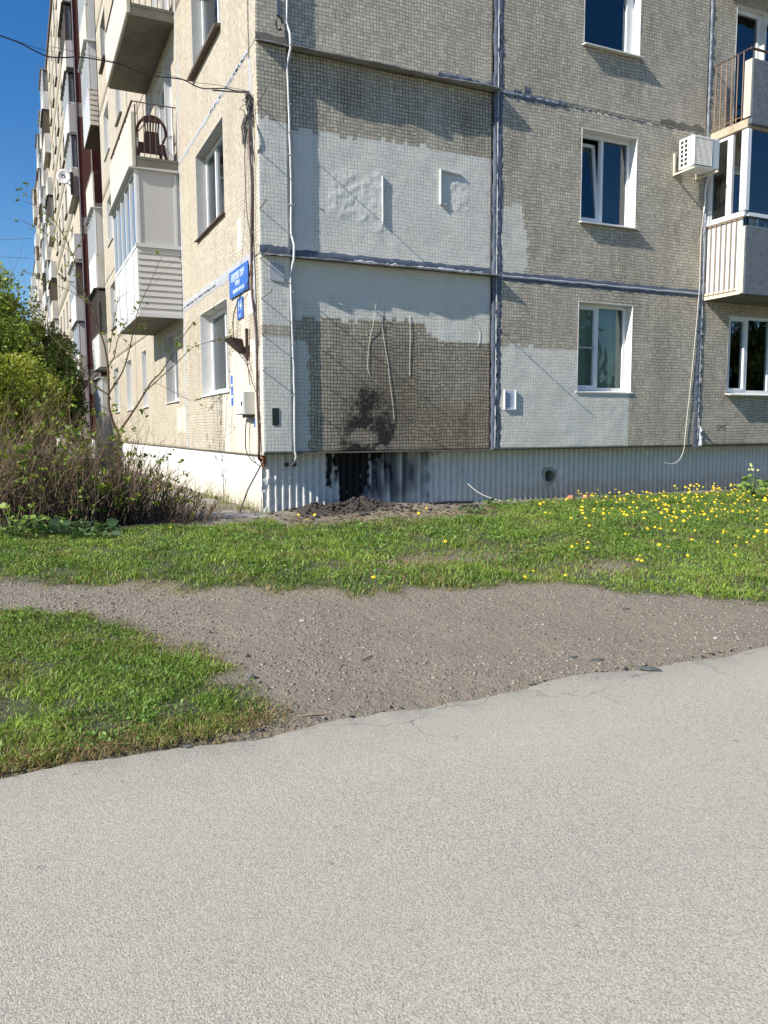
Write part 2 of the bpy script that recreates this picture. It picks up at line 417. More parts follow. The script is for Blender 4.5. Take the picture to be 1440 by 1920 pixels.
def plinth_mat():
    t = NT('plinth'); p = t.pos()
    at = t.n('ShaderNodeAttribute', attribute_name='msk'); ms = t.n('ShaderNodeSeparateColor', {0: at.outputs['Color']})
    f = t.noise(t.vmul(p, (6, 6, .7)), 1.6, 7, .65)
    base = t.mix(f, (.52, .545, .55), (.77, .77, .74))
    base = t.mix(t.math('MULTIPLY', t.ramp(t.noise(p, 26, 5, .65), [(.60, 0.0), (.68, 1.0)]), .7), base, (.10, .10, .10))
    tan = t.mix(t.noise(p, 5, 5), (.33, .27, .19), (.55, .47, .35))
    base = t.mix(t.math('MULTIPLY', ms.outputs[2], .7), base, tan)
    wet = t.mix(f, (.035, .045, .06), (.10, .12, .15))
    c = t.mix(ms.outputs[0], base, wet)
    n = t.noise(p, 8, 6, .7)
    sm = t.math('MULTIPLY', t.math('SUBTRACT', t.math('MULTIPLY', ms.outputs[1], 1.9), t.math('MULTIPLY', n, .9)), 1.7, True)
    c = t.mix(sm, c, (.006, .006, .006))
    t.pbsdf(c, .85, t.bump(t.noise(p, 35, 6, .65), .006)); return t.m
plinth_mat()
def brown_wall_mat():
    t = NT('brown_wall'); p = t.pos()
    sp = t.n('ShaderNodeSeparateXYZ', {0: p})
    fv = t.math('FRACT', t.math('MULTIPLY', sp.outputs[2], 1/.075)); fu = t.math('FRACT', t.math('MULTIPLY', t.math('ADD', sp.outputs[0], sp.outputs[1]), 1/.06))
    tile = t.math('MULTIPLY', t.math('GREATER_THAN', fv, .12), t.math('GREATER_THAN', fu, .12))
    c = t.mix(t.noise(p, 5, 5), (.10, .030, .024), (.16, .055, .042))
    c = t.mix(tile, (.05, .022, .02), c)
    t.pbsdf(c, .8, t.bump(tile, .004)); return t.m
brown_wall_mat()

# ================================================================== GROUND
Z0 = -1.21
def gz(x, y):
    x = np.asarray(x, float); y = np.asarray(y, float)
    t = np.clip((y+6.75)/6.1, 0, 1)
    z = Z0 + .37*(t*.65 + .35*t*t*(3-2*t))
    z = z + .014*vnoise(x, y, .55, 3)*np.clip((y+6.9)/.5, 0, 1)*(y < 3) + .006*vnoise(x, y, .13, 4)*(y > -6.8)
    m = np.exp(-((x-1.25)/.55)**2-((y+.10)/.26)**2)*.13 + np.exp(-((x-.55)/.45)**2-((y+.12)/.3)**2)*.06 + np.exp(-((x-2.3)/.8)**2-((y+.15)/.35)**2)*.06
    z = z + m*(1+.35*vnoise(x, y, .09, 6))
    z = np.where(y < -6.72, Z0-.03, z)
    return z
YL = ([-9, -3.3, -2.4, -1.43, -.4, .6, 1.5, 2.1, 2.6, 4.5, 12], [-2.9, -2.95, -3.5, -4.08, -4.5, -4.62, -4.95, -5.6, -5.98, -6.35, -6.5])
XE = ([-7, -6.6, -6.19, -5.79, -5.33, -4.82, -4.22, -3.76], [-1.86, -1.87, -1.89, -1.98, -2.12, -2.25, -2.72, -3.35])
def grass_w(x, y):
    """0..1 how grassy a spot is"""
    n = .22*vnoise(x, y, .5, 21)+.14*vnoise(x, y, .17, 22)
    yl = np.interp(x, *YL)
    lawn = sstep(-.22, .28, y - yl + n) * sstep(-.25, .35, np.where(x < 3.3, -(y+1.35)+.5*sstep(2.2, 3.4, x)+(x < -.1)*.7, -(y+.22)) + n*.8)
    lawn = lawn*(1-.65*np.exp(-((x-.9)/.9)**2-((y+3.5)/.35)**2))*(1-.8*np.exp(-((x-2.3)/.45)**2-((y+4.35)/.3)**2))
    xe = np.interp(y, *XE)
    fore = sstep(-.18, .3, xe - x + n*.9)*(y < -3.55)*sstep(-3.6, -3.85, y - .25*n + .55*(x+3.3)*(x > -3.3)*0) * sstep(-6.80, -6.62, y + n*.3)
    tuft = .55*sstep(.42, .5, vnoise(x, y, .33, 31))*(y < -6.25)*(y > -6.7)*(x > -1.9)*(x < -.6)
    return np.clip(np.maximum(np.maximum(lawn, fore), tuft), 0, 1)

def axis_pts(segs):
    out = []
    for a, b, n in segs: out += list(np.linspace(a, b, n, endpoint=False))
    return np.array(out + [segs[-1][1]])
gx = axis_pts([(-600, -60, 12), (-60, -12, 14), (-12, -5, 14), (-5, 10, 300), (10, 40, 14), (40, 600, 12)])
gy = axis_pts([(-600, -60, 10), (-60, -14, 10), (-14, -7, 12), (-7, .6, 170), (.6, 16, 40), (16, 100, 12), (100, 700, 10)])
X, Y = np.meshgrid(gx, gy, indexing='ij')
Zg = gz(X, Y)
V = np.stack([X, Y, Zg], -1).reshape(-1, 3); nx, ny = len(gx), len(gy)
I = np.arange(nx*ny).reshape(nx, ny)
Fq = np.stack([I[:-1, :-1], I[1:, :-1], I[1:, 1:], I[:-1, 1:]], -1).reshape(-1, 4)
me = np_mesh('ground', V, Fq, True)
gw = np.maximum(grass_w(X, Y), ((Y > 1.0) & (X < -1)) | (np.abs(X) > 25) | (Y < -16))
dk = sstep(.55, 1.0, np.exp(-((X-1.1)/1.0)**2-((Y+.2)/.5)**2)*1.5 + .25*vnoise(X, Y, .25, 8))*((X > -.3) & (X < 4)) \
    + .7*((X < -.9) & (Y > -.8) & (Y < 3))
dry = np.clip(sstep(.15, .6, vnoise(X, Y, .6, 9))*np.clip(grass_w(X, Y)*2.5+.12, 0, 1) + np.exp(-((X-2.0)/1.4)**2-((Y+1.0)/.45)**2), 0, 1)*.8
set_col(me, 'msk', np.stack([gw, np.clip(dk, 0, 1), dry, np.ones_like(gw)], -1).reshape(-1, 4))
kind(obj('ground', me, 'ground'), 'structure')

# road with a frayed edge, 2.5 cm proud of the dirt
rx = axis_pts([(-400, -8, 40), (-8, 8, 400), (8, 400, 40)])
edge = -6.73 + .05*vnoise(rx, rx*0, .7, 41) + .025*vnoise(rx, rx*0, .16, 42) + .012*vnoise(rx, rx*0, .05, 43)
edge = edge - .07*sstep(-.5, -1.2, rx)*sstep(-3.2, -2.2, rx) + .0
ys = [0, -.02, -.25, -1.2, -3, -7.2, -7.22]
V = []; zr = [Z0-.012, Z0, Z0+.004, Z0+.006, Z0+.006, Z0+.004, Z0-.04]
for k, dy in enumerate(ys): V.append(np.stack([rx, edge*(1 if k < 3 else 0)+(-6.73 if k >= 3 else 0)+dy, np.full_like(rx, zr[k])], -1))
V = np.stack(V, 1); n0, n1 = V.shape[:2]; I = np.arange(n0*n1).reshape(n0, n1)
Fq = np.stack([I[:-1, :-1], I[:-1, 1:], I[1:, 1:], I[1:, :-1]], -1).reshape(-1, 4)
kind(obj('road', np_mesh('road', V.reshape(-1, 3), Fq, True), 'asphalt'), 'structure')

# concrete walk along the long side: slabs with joints
walk = MB()
path = kind(MB().box(-1.02, -.02, -.35, 30, -.99, -.872).build('footpath', 'soil_clod'), 'structure')
yy = -.55; k = 0
r2 = random.Random(5)
while yy < 26:
    L_ = r2.uniform(.85, 1.25); dz = r2.uniform(-.012, .012); tl = r2.uniform(-.012, .012)
    m = MB(); a, b = yy+.012, yy+L_-.012; x0, x1 = -1.0+r2.uniform(-.04, .04), -.01
    m.hexa([(x0, a, -.95), (x1, a, -.95), (x1, b, -.95), (x0, b, -.95), (x0, a, -.852+dz-.02), (x1, a, -.842+dz), (x1, b, -.842+dz+tl), (x0, b, -.852+dz+tl-.02)])
    m.build('paving_slab', 'paving', path, bevel=.008); yy += L_

# ================================================================== BUILDING
B = empty('apartment_building', (0, 0, 0))
tag(B, 'long pale tiled panel apartment block with soot-marked corner and stacked balconies', 'building')
S1, ST = 2.67, 2.70
def seam(k): return 0.0 if k == 0 else S1 + ST*(k-1)          # k=1 is top of ground storey
NST = 9
ROOF = seam(9)
X1, X2 = 3.73, 8.035
REC = .070

def front_masks(Xq, Zq):
    q = .05
    xq = np.floor(Xq/q)*q; zq = np.floor(Zq/q)*q
    jz = .05*np.round(.62*vnoise(xq*7.1, zq*0, .38, 51)+.5*vnoise(xq, zq*0, .5, 59)); jx = .05*np.round(1.1*vnoise(zq*7.3, xq*0, .38, 52))
    P = np.zeros_like(Xq); PL = np.zeros_like(Xq)
    n = vnoise(Xq, Zq, .22, 53)
    inA = Xq < X1-.02
    P = np.where(inA & (zq > S1) & (zq < 4.36+jz), 1, P)
    P = np.where(inA & (zq <= S1) & (zq > 1.90+jz - .25*sstep(2.35, 2.75, Xq)), 1, P)
    st = Xq < .44
    P = np.where(st & (zq <= S1) & ((zq > 1.74) | (zq < 1.56)), 1, P)
    P = np.where((Xq > .44) & (Xq < .70+jx*.5) & (zq < 1.55), .92, P)
    inB = (Xq > X1) & (Xq < X2)
    P = np.where(inB & (zq <= S1) & (zq < 1.60+jz*.4) & (Xq < 6.44), 1, P)
    P = np.where(inB & (zq > S1) & (zq < 3.75-.9*np.clip(Xq-4.15, 0, 9)*3+.1*n) & (Xq < 4.28+jx), .9, P)
    # rendered-over, smooth areas
    PL = np.where((Xq > .52) & (Xq < .78+.04*n) & (zq > S1) & (zq < 4.25+.1*n), .85, PL)
    PL = np.maximum(PL, sstep(-.06, .05, .42-np.abs(Xq-1.42)+.07*n)*sstep(-.05, .05, .36-np.abs(Zq-3.57)+.1*n))
    PL = np.maximum(PL, .8*sstep(-.06, .05, .24-np.abs(Xq-3.08)+.07*n)*sstep(-.05, .05, .27-np.abs(Zq-3.82)+.08*n))
    PL = np.maximum(PL, .75*inA*(Zq < S1)*sstep(2.0, 2.2, Zq+.1*n)*(Xq > .44))
    # soot and mould
    n2 = vnoise(Xq, Zq, .11, 54)
    S = 1.05*np.exp(-((Xq-1.45)/.34)**2-((Zq+.02)/.12)**2) + .42*np.exp(-((Xq-1.75)/.75)**2-((Zq-.5)/.6)**2) + .42*np.exp(-((Xq-1.90)/.15)**2-((Zq-.22)/.22)**2) + .34*np.exp(-(np.hypot((Xq-1.52)/1.1, (Zq-.18))-.27)**2/.012)*(Zq > .1)
    S += .34*np.exp(-((Xq-1.48)/.26)**2-((Zq-.80)/.24)**2) + .06*np.exp(-((Xq-1.8)/.8)**2-((Zq-.8)/.55)**2) + .30*np.exp(-((Xq-2.9)/.12)**2-((Zq-1.22)/.12)**2) + .25*np.exp(-((Xq-2.2)/.8)**2-((Zq-1.5)/.12)**2)
    S = S + (.35*n2+.35*vnoise(Xq, Zq, .05, 57)+.3*vnoise(Xq, Zq, .028, 58))*np.clip(S*1.6-.45, 0, .8) - .35*np.exp(-((Xq-1.5)/.17)**2-((Zq-.2)/.10)**2)
    Mo = .95*np.exp(-((Xq-3.25)/.38)**2-((Zq-.42)/.33)**2)+.9*np.exp(-((Xq-3.1)/.5)**2-((Zq-.02)/.10)**2) + .35*np.exp(-((Xq-2.55)/.3)**2-((Zq-.35)/.3)**2)
    return P, np.clip(S, 0, 1)*inA, np.clip(Mo, 0, 1)*inA, PL

def grime(Xq, Zq):
    n = .20*vnoise(Xq, Zq, .45, 55)+.14*vnoise(Xq*3, Zq*.5, .3, 56)
    a = (Xq < X1)*(Zq < 2.0)*sstep(.35, 1.0, Xq)*(.50+n+.35*np.exp(-((Xq-1.9)/1.0)**2-((Zq-.8)/.6)**2))
    b = (Xq < X1)*(Zq > 4.3)*(Zq < S1+ST)*(.30+n)
    c = (Xq > X1)*(Zq > 0)*(.10*(np.sin(Xq*2.2)*.5+.5)+n*.9)
    return np.clip(np.maximum(np.maximum(a, b), c), 0, 1)
def grid_lines(a, b, step, cuts):
    pts = sorted(set([a, b]+[c for c in cuts if a < c < b])); out = []
    for p, q in zip(pts[:-1], pts[1:]):
        n = max(1, int(round((q-p)/step))); out += list(np.linspace(p, q, n, endpoint=False))
    return np.array(out+[b])

def panel(T, u0, u1, z0, z1, n, openings, mat, step, maskf=None, rough=0.0, thick=.14, parent=None, seed=0):
    ul = grid_lines(u0, u1, step, [c for o in openings for c in o[:2]])
    zl = grid_lines(z0, z1, step, [c for o in openings for c in o[2:]])
    U, Z = np.meshgrid(ul, zl, indexing='ij'); a, b = U.shape
    D = rough*(vnoise(U+seed*3.3, Z, .34, 61)+.6*vnoise(U+seed*1.7, Z, .15, 62)) if rough else np.zeros_like(U)
    ed = np.minimum(np.minimum(U-u0, u1-U), np.minimum(Z-z0, z1-Z)); D = D*np.clip(ed/.05, 0, 1)
    if maskf is not None:
        mk = maskf(U, Z)
        if rough: D = D + .0045*np.maximum(0, mk[3])*(vnoise(U, Z, .035, 63)+.8*vnoise(U, Z, .075, 64)+.5)
    x, y, z = T(U, n+D, Z); V = np.stack([np.broadcast_to(x, U.shape), np.broadcast_to(y, U.shape), np.broadcast_to(z, U.shape)], -1)
    I = np.arange(a*b).reshape(a, b)
    Fq = np.stack([I[:-1, :-1], I[1:, :-1], I[1:, 1:], I[:-1, 1:]], -1)
    uc = .5*(ul[:-1]+ul[1:])[:, None]; zc = .5*(zl[:-1]+zl[1:])[None, :]
    keep = np.ones((a-1, b-1), bool)
    for o in openings: keep &= ~((uc > o[0]) & (uc < o[1]) & (zc > o[2]) & (zc < o[3]))
    Fq = Fq[keep]
    # returns round the border
    loop = np.concatenate([I[:, 0], I[-1, 1:], I[-2::-1, -1], I[0, -2:0:-1]])
    lu = U.ravel()[loop]; lz = Z.ravel()[loop]
    x, y, z = T(lu, np.full(len(lu), n-thick), lz); Vb = np.stack([np.broadcast_to(x, lu.shape), np.broadcast_to(y, lu.shape), np.broadcast_to(z, lu.shape)], -1)
    base = a*b; m = len(loop); j = np.arange(m); jn = (j+1) % m
    Fb = np.stack([loop, base+j, base+jn, loop[jn]], -1)
    if T is wL: Fq = Fq[:, ::-1]; Fb = Fb[:, ::-1]
    Vall = np.concatenate([V.reshape(-1, 3), Vb])
    me = np_mesh('wall_panel', Vall, np.concatenate([Fq, Fb]), False)
    C = np.zeros((len(Vall), 4), np.float32)
    if maskf is not None:
        C[:base] = np.stack(mk, -1).reshape(-1, 4); C[base:] = C[loop]
    set_col(me, 'msk', C)
    ga = np.zeros(len(Vall), np.float32)
    if maskf is front_masks: ga[:base] = grime(U, Z).ravel()
    fa = me.attributes.new('grm', 'FLOAT', 'POINT'); fa.data.foreach_set('value', ga)
    return obj('wall_panel', me, mat, parent or B)

# ---- windows
def window(T, u0, u1, z0, z1, n=0.0, depth=.13, mull=(.36,), fr=.055, reveal='reveal_white', sill='white_paint', sill_out=.04, back=('curtain_cream',), tilt=None, mat_fr='white_plastic', screen=None, pane_mat='glass', blind=None, near=True, sill_th=.018, far_reveal=True):
    m = MB(T); a, b = n-depth-.06, n-depth
    iu0, iu1, iz0, iz1 = u0+.015, u1-.015, z0+.03, z1-.015
    m.box(iu0, iu0+fr, a, b, iz0, iz1).box(iu1-fr, iu1, a, b, iz0, iz1)
    m.box(iu0+fr, iu1-fr, a, b, iz0, iz0+fr).box(iu0+fr, iu1-fr, a, b, iz1-fr, iz1)
    W = iu1-iu0; cuts = [iu0+W*c for c in mull]
    for c in cuts: m.box(c-fr*.55, c+fr*.55, a, b+.004, iz0+fr, iz1-fr)
    root = m.build('window', mat_fr, B)
    edges = [iu0+fr] + [e for c in cuts for e in (c-fr*.55, c+fr*.55)] + [iu1-fr]
    for i in range(0, len(edges), 2):
        p0, p1 = edges[i], edges[i+1]; k = i//2
        if tilt is not None and k == tilt:
            # sash tipped inwards at the top
            def TT(u, nn, z, p0=p0, p1=p1): return T(u, nn-(z-iz0-fr)*.11, z)
            s = MB(TT); s.box(p0, p0+.05, a, b, iz0+fr, iz1-fr-.04).box(p1-.05, p1, a, b, iz0+fr, iz1-fr-.04)
            s.box(p0+.05, p1-.05, a, b, iz0+fr, iz0+fr+.05).box(p0+.05, p1-.05, a, b, iz1-fr-.09, iz1-fr-.04)
            s.build('sash', mat_fr, root)
            g = MB(TT); g.box(p0+.05, p1-.05, a+.02, a+.03, iz0+fr+.05, iz1-fr-.09); g.build('pane', pane_mat, root)
        else:
            if near and k == 0 and len(edges) > 2:
                s = MB(T); e = .035
                s.box(p0, p0+e, a+.01, b+.012, iz0+fr, iz1-fr).box(p1-e, p1, a+.01, b+.012, iz0+fr, iz1-fr)
                s.box(p0+e, p1-e, a+.01, b+.012, iz0+fr, iz0+fr+e).box(p0+e, p1-e, a+.01, b+.012, iz1-fr-e, iz1-fr)
                s.build('sash', mat_fr, root)
            MB(T).box(p0, p1, a+.02, a+.03, iz0+fr, iz1-fr).build('pane', pane_mat, root)
            if screen is not None and k == screen:
                s = MB(T); zc = .5*(iz0+iz1)
                s.box(p0+.03, p1-.01, b+.014, b+.024, zc-.012, zc+.012).build('sash_bar', 'sheet_grey', root)
    # sill
    s = MB(T); so_ = n+sill_out
    s.hexa([(u0-.03, n-depth, z0+.012), (u1+.03, n-depth, z0+.012), (u1+.03, so_, z0-.018), (u0-.03, so_, z0-.018),
            (u0-.03, n-depth, z0+.012+sill_th), (u1+.03, n-depth, z0+.012+sill_th), (u1+.03, so_, z0-.018+sill_th), (u0-.03, so_, z0-.018+sill_th)])
    s.build('sill', sill, root)
    if far_reveal:
        r = MB(T); t = .012
        r.box(u0, u0+t, a-.05, n+.002, z0, z1).box(u1-t, u1, a-.05, n+.002, z0, z1).box(u0+t, u1-t, a-.05, n+.001, z1-t, z1).box(u0+t, u1-t, a-.05, n-.002, z0-.01, z0+.005)
        r.build('reveal', reveal, root)
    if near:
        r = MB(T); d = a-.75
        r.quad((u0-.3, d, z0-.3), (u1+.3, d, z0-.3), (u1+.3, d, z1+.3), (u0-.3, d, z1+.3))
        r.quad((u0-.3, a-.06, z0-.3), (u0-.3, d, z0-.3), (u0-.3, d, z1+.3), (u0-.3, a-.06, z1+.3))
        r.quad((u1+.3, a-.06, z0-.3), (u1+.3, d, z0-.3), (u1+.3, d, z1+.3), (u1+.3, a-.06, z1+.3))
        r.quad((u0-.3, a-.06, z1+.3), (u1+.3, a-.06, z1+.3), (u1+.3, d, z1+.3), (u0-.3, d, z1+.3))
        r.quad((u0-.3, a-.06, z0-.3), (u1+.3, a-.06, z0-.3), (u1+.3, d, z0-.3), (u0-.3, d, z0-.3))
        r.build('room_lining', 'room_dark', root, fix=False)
        for (cu0, cu1, cm) in (blind or []):
            c = MB(T); nseg = max(6, int((cu1-cu0)/.025)); prev = None
            pts = []
            for i in range(nseg+1):
                u = cu0+(cu1-cu0)*i/nseg; pts.append((u, a-.10+.012*math.sin(i*1.35)+.008*math.sin(i*.55)))
            for (ua, na), (ub, nb_) in zip(pts[:-1], pts[1:]): c.quad((ua, na, z0-.05), (ub, nb_, z0-.05), (ub, nb_, z1+.05), (ua, na, z1+.05))
            c.build('curtain', cm, root, smooth=True, fix=False)
    return root

# ---- front elevation -------------------------------------------------
WB = (5.325, 6.475)
wins_B = [(WB[0], WB[1], .925+ST*k, 2.385+ST*k) for k in range(9)]
MT = 'tile_front'
for k in range(3):
    za, zb = seam(k)+.008, seam(k+1)-.008
    panel(wF, 0.0, .425, za, zb, 0.0, [], MT, .028, front_masks, .0026, seed=k, thick=.010)
    MB(wF).box(.405, .4245, -.12, -.004, za, zb).build('panel_edge', 'concrete', B)
    panel(wF, .425, X1-.035, za, zb, -REC, [], MT, .028, front_masks, .0026, seed=3+k, thick=.1)
    panel(wF, X1+.035, X2-.03, za, zb, 0.0, [wins_B[k]], MT, .03, front_masks, .003, seed=6+k)
    ops = [(8.70, 10.55, .925, 2.36)] if k == 0 else [(8.62, 9.32, seam(k)+.12, seam(k)+2.25), (9.32, 10.5, seam(k)+.92, seam(k)+2.25)]
    panel(wF, X2+.03, 12.4, za, zb, 0.0 if k else .01, ops, MT, .04, front_masks, .003, seed=9+k)
for k in range(3, 9):
    panel(wF, 0, X2-.03, seam(k)+.008, seam(k+1)-.008, 0, [wins_B[k]], MT, .3, None)
    panel(wF, X2+.03, 12.4, seam(k)+.008, seam(k+1)-.008, 0, [], MT, .3, None)
    window(wF, *wins_B[k], near=False, pane_mat='glass_dark')
# joints behind the panels
core = MB(); core.box(.40, 12.4, .80, 12.0, -.85, ROOF-.05); core.build('core', 'concrete_dark', B)

def ragged_strip(T, horiz, a0, a1, c0, c1, n, mat, name='joint_sealant', thick=.012, seed=0, step=.04, wob=.012):
    """sealant smeared along a joint, uneven outline, slightly proud"""
    r = np.random.default_rng(seed); s = MB(T); k = max(2, int((a1-a0)/step)); prev = None
    w0 = r.uniform(-wob, wob, k+1); w1 = r.uniform(-wob, wob, k+1); th = thick*(1+.6*r.uniform(-1, 1, k+1))
    for i in range(k+1):
        a = a0+(a1-a0)*i/k; p, q = c0+w0[i], c1+w1[i]; mid = .5*(p+q)
        row = []
        for (c, h) in ((p, .0015), (p+.2*(q-p), th[i]*.7), (mid, th[i]), (q-.2*(q-p), th[i]*.6), (q, .0015)):
            row.append(s.vert(a, n+h, c) if horiz else s.vert(c, n+h, a))
        if prev:
            for x, y_, x2, y2 in zip(prev[:-1], prev[1:], row[:-1], row[1:]): s.f.append((x, y_, y2, x2))
        prev = row
    return s.build(name, mat, B, smooth=True)
# vertical joints of the front
ZT = seam(3)
ragged_strip(wF, False, 0.0, ZT, X1-.05, X1+.06, -.03, 'sealant', seed=1, thick=.03, step=.1)
ragged_strip(wF, False, 0.02, ZT, X1+.004, X1+.026, .002, 'sealant_light', seed=2, thick=.010, wob=.004, step=.1)
ragged_strip(wF, False, 0.0, ZT, X1+.03, X1+.10, .001, 'sealant', seed=12, thick=.008, wob=.02)
ragged_strip(wF, False, -.02, S1, X2-.09, X2+.05, .002, 'sealant', seed=3, thick=.02, wob=.025)
ragged_strip(wF, False, .12, S1+2.0, X2-.015, X2+.010, .020, 'sealant_light', seed=4, thick=.008, wob=.005, step=.1)
ragged_strip(wF, False, S1, ZT, X2-.03, X2+.04, .002, 'sealant_light', seed=13, thick=.014, wob=.008)
ragged_strip(wF, False, .0, .36, X2+.03, X2+.075, .01, 'sealant_light', seed=14, thick=.055, wob=.012)
# horizontal joints
ragged_strip(wF, True, X1+.06, X2-.03, S1-.07, S1+.065, .001, 'sealant', seed=5, thick=.010, wob=.013, step=.07)
ragged_strip(wF, True, X1+.10, X2-.05, S1-.022, S1+.012, .013, 'sealant_light', seed=6, thick=.007, wob=.006, step=.11)
ragged_strip(wF, True, X1+.06, 5.0, S1+ST-.05, S1+ST+.04, .001, 'sealant', seed=7, thick=.014, wob=.02)
ragged_strip(wF, True, X1+.10, 4.85, S1+ST-.015, S1+ST+.012, .010, 'sealant_light', seed=8, thick=.007, wob=.005, step=.1)
ragged_strip(wF, True, 4.95, X2-.03, S1+ST-.014, S1+ST+.012, -.006, 'concrete', seed=9, thick=.012, wob=.008)
ragged_strip(wF, True, 6.95, X2-.1, S1+ST+.012, S1+ST+.10, .001, 'concrete_dark', seed=29, thick=.004, wob=.03, step=.09)
ragged_strip(wF, True, 0.0, .43, S1+.012, S1+.12, .001, 'sealant', seed=10, thick=.008)
ragged_strip(wF, True, .44, X1-.05, S1+.01, S1+.115, -REC+.001, 'sealant', seed=11, thick=.012, wob=.010, step=.08)
ragged_strip(wF, True, 1.4, X1-.2, S1+.004, S1+.04, -REC+.014, 'sealant_light', seed=15, thick=.03, wob=.016)
ragged_strip(wF, True, 0.0, .43, S1+ST+.012, S1+ST+.11, .001, 'concrete_dark', seed=16, thick=.004)
ragged_strip(wF, True, .45, X1-.05, S1+ST+.012, S1+ST+.07, -REC+.001, 'concrete_dark', seed=17, thick=.006)
ragged_strip(wF, True, 2.75, X1-.06, S1+ST+.05, S1+ST+.13, -REC+.002, 'sealant', seed=18, thick=.02, wob=.025)
for (u, z, w_, h_) in [(4.22, S1+ST+.04, .09, .11), (4.02, S1+ST+.03, .13, .05)]:
    ragged_strip(wF, True, u, u+w_, z, z+h_, .001, 'sealant', seed=int(u*50), thick=.01, wob=.01, step=.02)
# drip flashings over the recessed bay
def flashing(u0, u1, n0, out, z, seed):
    r = np.random.default_rng(seed); s = MB(wF); k = int((u1-u0)/.12)+2; prev = None
    for i in range(k+1):
        u = u0+(u1-u0)*i/k; o_ = n0+out(u)+r.uniform(-.004, .004); dz = r.uniform(-.006, .006)
        row = [s.vert(u, n0, z+.012), s.vert(u, o_, z-.006+dz), s.vert(u, o_+.001, z-.018+dz), s.vert(u, n0, z+.002)]
        if prev:
            for a in range(4): s.f.append((prev[a], prev[(a+1) % 4], row[(a+1) % 4], row[a]))
        else: s.f.append(tuple(row))
        prev = row
    s.f.append(tuple(prev)); return s.build('drip_flashing', 'flashing', B)
for k in (1, 2):
    z = seam(k)
    flashing(0.0, .44, 0.0, lambda u: .075, z-.002, 20+k)
    flashing(.435, X1+.02, -REC, (lambda u: 0.185+.02*math.sin(u*4.1)*(u > 1.3)-.02*(2.0 < u < 2.2)) if k == 2 else (lambda u: 0.165+.018*math.sin(u*3.3+1)*(u > 1.2)-.018*(1.7 < u < 1.95)), z-.002, 24+k)
# the windows of the middle bay
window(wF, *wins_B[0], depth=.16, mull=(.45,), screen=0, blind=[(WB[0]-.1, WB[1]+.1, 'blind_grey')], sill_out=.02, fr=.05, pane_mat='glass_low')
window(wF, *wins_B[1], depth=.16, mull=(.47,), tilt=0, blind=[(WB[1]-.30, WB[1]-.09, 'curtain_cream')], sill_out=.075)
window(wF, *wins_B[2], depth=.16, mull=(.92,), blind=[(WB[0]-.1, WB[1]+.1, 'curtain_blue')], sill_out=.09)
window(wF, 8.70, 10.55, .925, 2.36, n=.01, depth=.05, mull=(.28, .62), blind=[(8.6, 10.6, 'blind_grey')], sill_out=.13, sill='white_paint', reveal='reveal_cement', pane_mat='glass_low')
# parts of the recessed wall behind
MB(wF).box(.03, 12.4, -.9, -.80, -.05, ROOF).build('inner_wall', 'concrete_dark', B)

# ---- plinth ----------------------------------------------------------
def corrugated(T, u0, u1, n, z0, z1, pitch, amp, name, maskf, per=10, zs=10, soften=None):
    us = np.arange(u0, u1+1e-6, pitch/per); zl = np.linspace(z0, z1, zs)
    U, Z = np.meshgrid(us, zl, indexing='ij')
    ph = (U/pitch) % 1.0
    prof = amp*(sstep(0, .16, ph)-sstep(.50, .66, ph))
    if soften is not None: prof = prof*soften(U, Z)
    prof = prof + .004*vnoise(U, Z, .07, 71)+.006*vnoise(U, Z, .4, 72)
    x, y, z = T(U, n+prof, Z); V = np.stack([x, y, z], -1); a, b = U.shape; I = np.arange(a*b).reshape(a, b)
    Fq = np.stack([I[:-1, :-1], I[1:, :-1], I[1:, 1:], I[:-1, 1:]], -1)
    return U, Z, V, Fq
VH = (4.995, -.465, .092)
def pl_mask(U, Z):
    n = vnoise(U, Z, .14, 81); n2 = vnoise(U, Z*.25, .05, 82)
    colr = vnoise(U, U*0, .055, 89)
    S = 1.1*np.exp(-((U-1.40-.05*np.sin(Z*9))/(.17+.05*colr))**2) + .8*np.exp(-((U-1.6)/.42)**2-((Z+.05)/.25)**2) + .55*np.exp(-((U-1.05)/.04)**2)*(Z > -.55)
    S = S + .6*np.exp(-((U-1.25)/.06)**2) + .35*n2*(np.abs(U-2.2) < .9) + .45*np.exp(-((U-2.05)/.05)**2-((Z+.3)/.15)**2)
    wet = sstep(-.10, .10, .72-np.abs(U-1.95)+.10*n+.06*colr)*np.clip(.62+.5*vnoise(U, Z*.3, .10, 84)+.3*colr-.35*sstep(-.55, -.8, Z), .15, .95) + .55*sstep(.28, .0, Z+.80+.05*n+.25*(U < .9))*(U < 1.3)*.3
    base = sstep(-.42, -.75, Z+.07*n)*sstep(3.0, 5.0, U)*.8
    S = S + (.4*vnoise(U, Z, .06, 87)+.35*vnoise(U, Z*.4, .03, 88))*np.clip(S*1.5, 0, .8)
    return np.clip(wet, 0, 1), np.clip(S, 0, 1), np.clip(base+.15, 0, 1)
PN = -.28
U, Z, V, Fq = corrugated(wF, .06, 12.4, PN, -1.0, -.006, .104, .052, 'plinth', None, zs=26)
dist = np.hypot(U-VH[0], Z-VH[1])
V[..., 1] += 0
ring = (dist > VH[2]) & (dist < .17)
V[..., 1] = np.where(dist < .20, -(PN+.022+.006*vnoise(U, Z, .05, 83)), V[..., 1])
uc = .5*(U[:-1, :-1]+U[1:, 1:]); zc = .5*(Z[:-1, :-1]+Z[1:, 1:])
keep = np.hypot(uc-VH[0], zc-VH[1]) > VH[2]+.024
me = np_mesh('plinth', V.reshape(-1, 3), Fq[keep], True)
a_, b_, c_ = pl_mask(U, Z)
b_ = np.maximum(b_, .35*(dist < .16)*0)
set_col(me, 'msk', np.stack([a_, b_, c_, np.ones_like(a_)], -1).reshape(-1, 4))
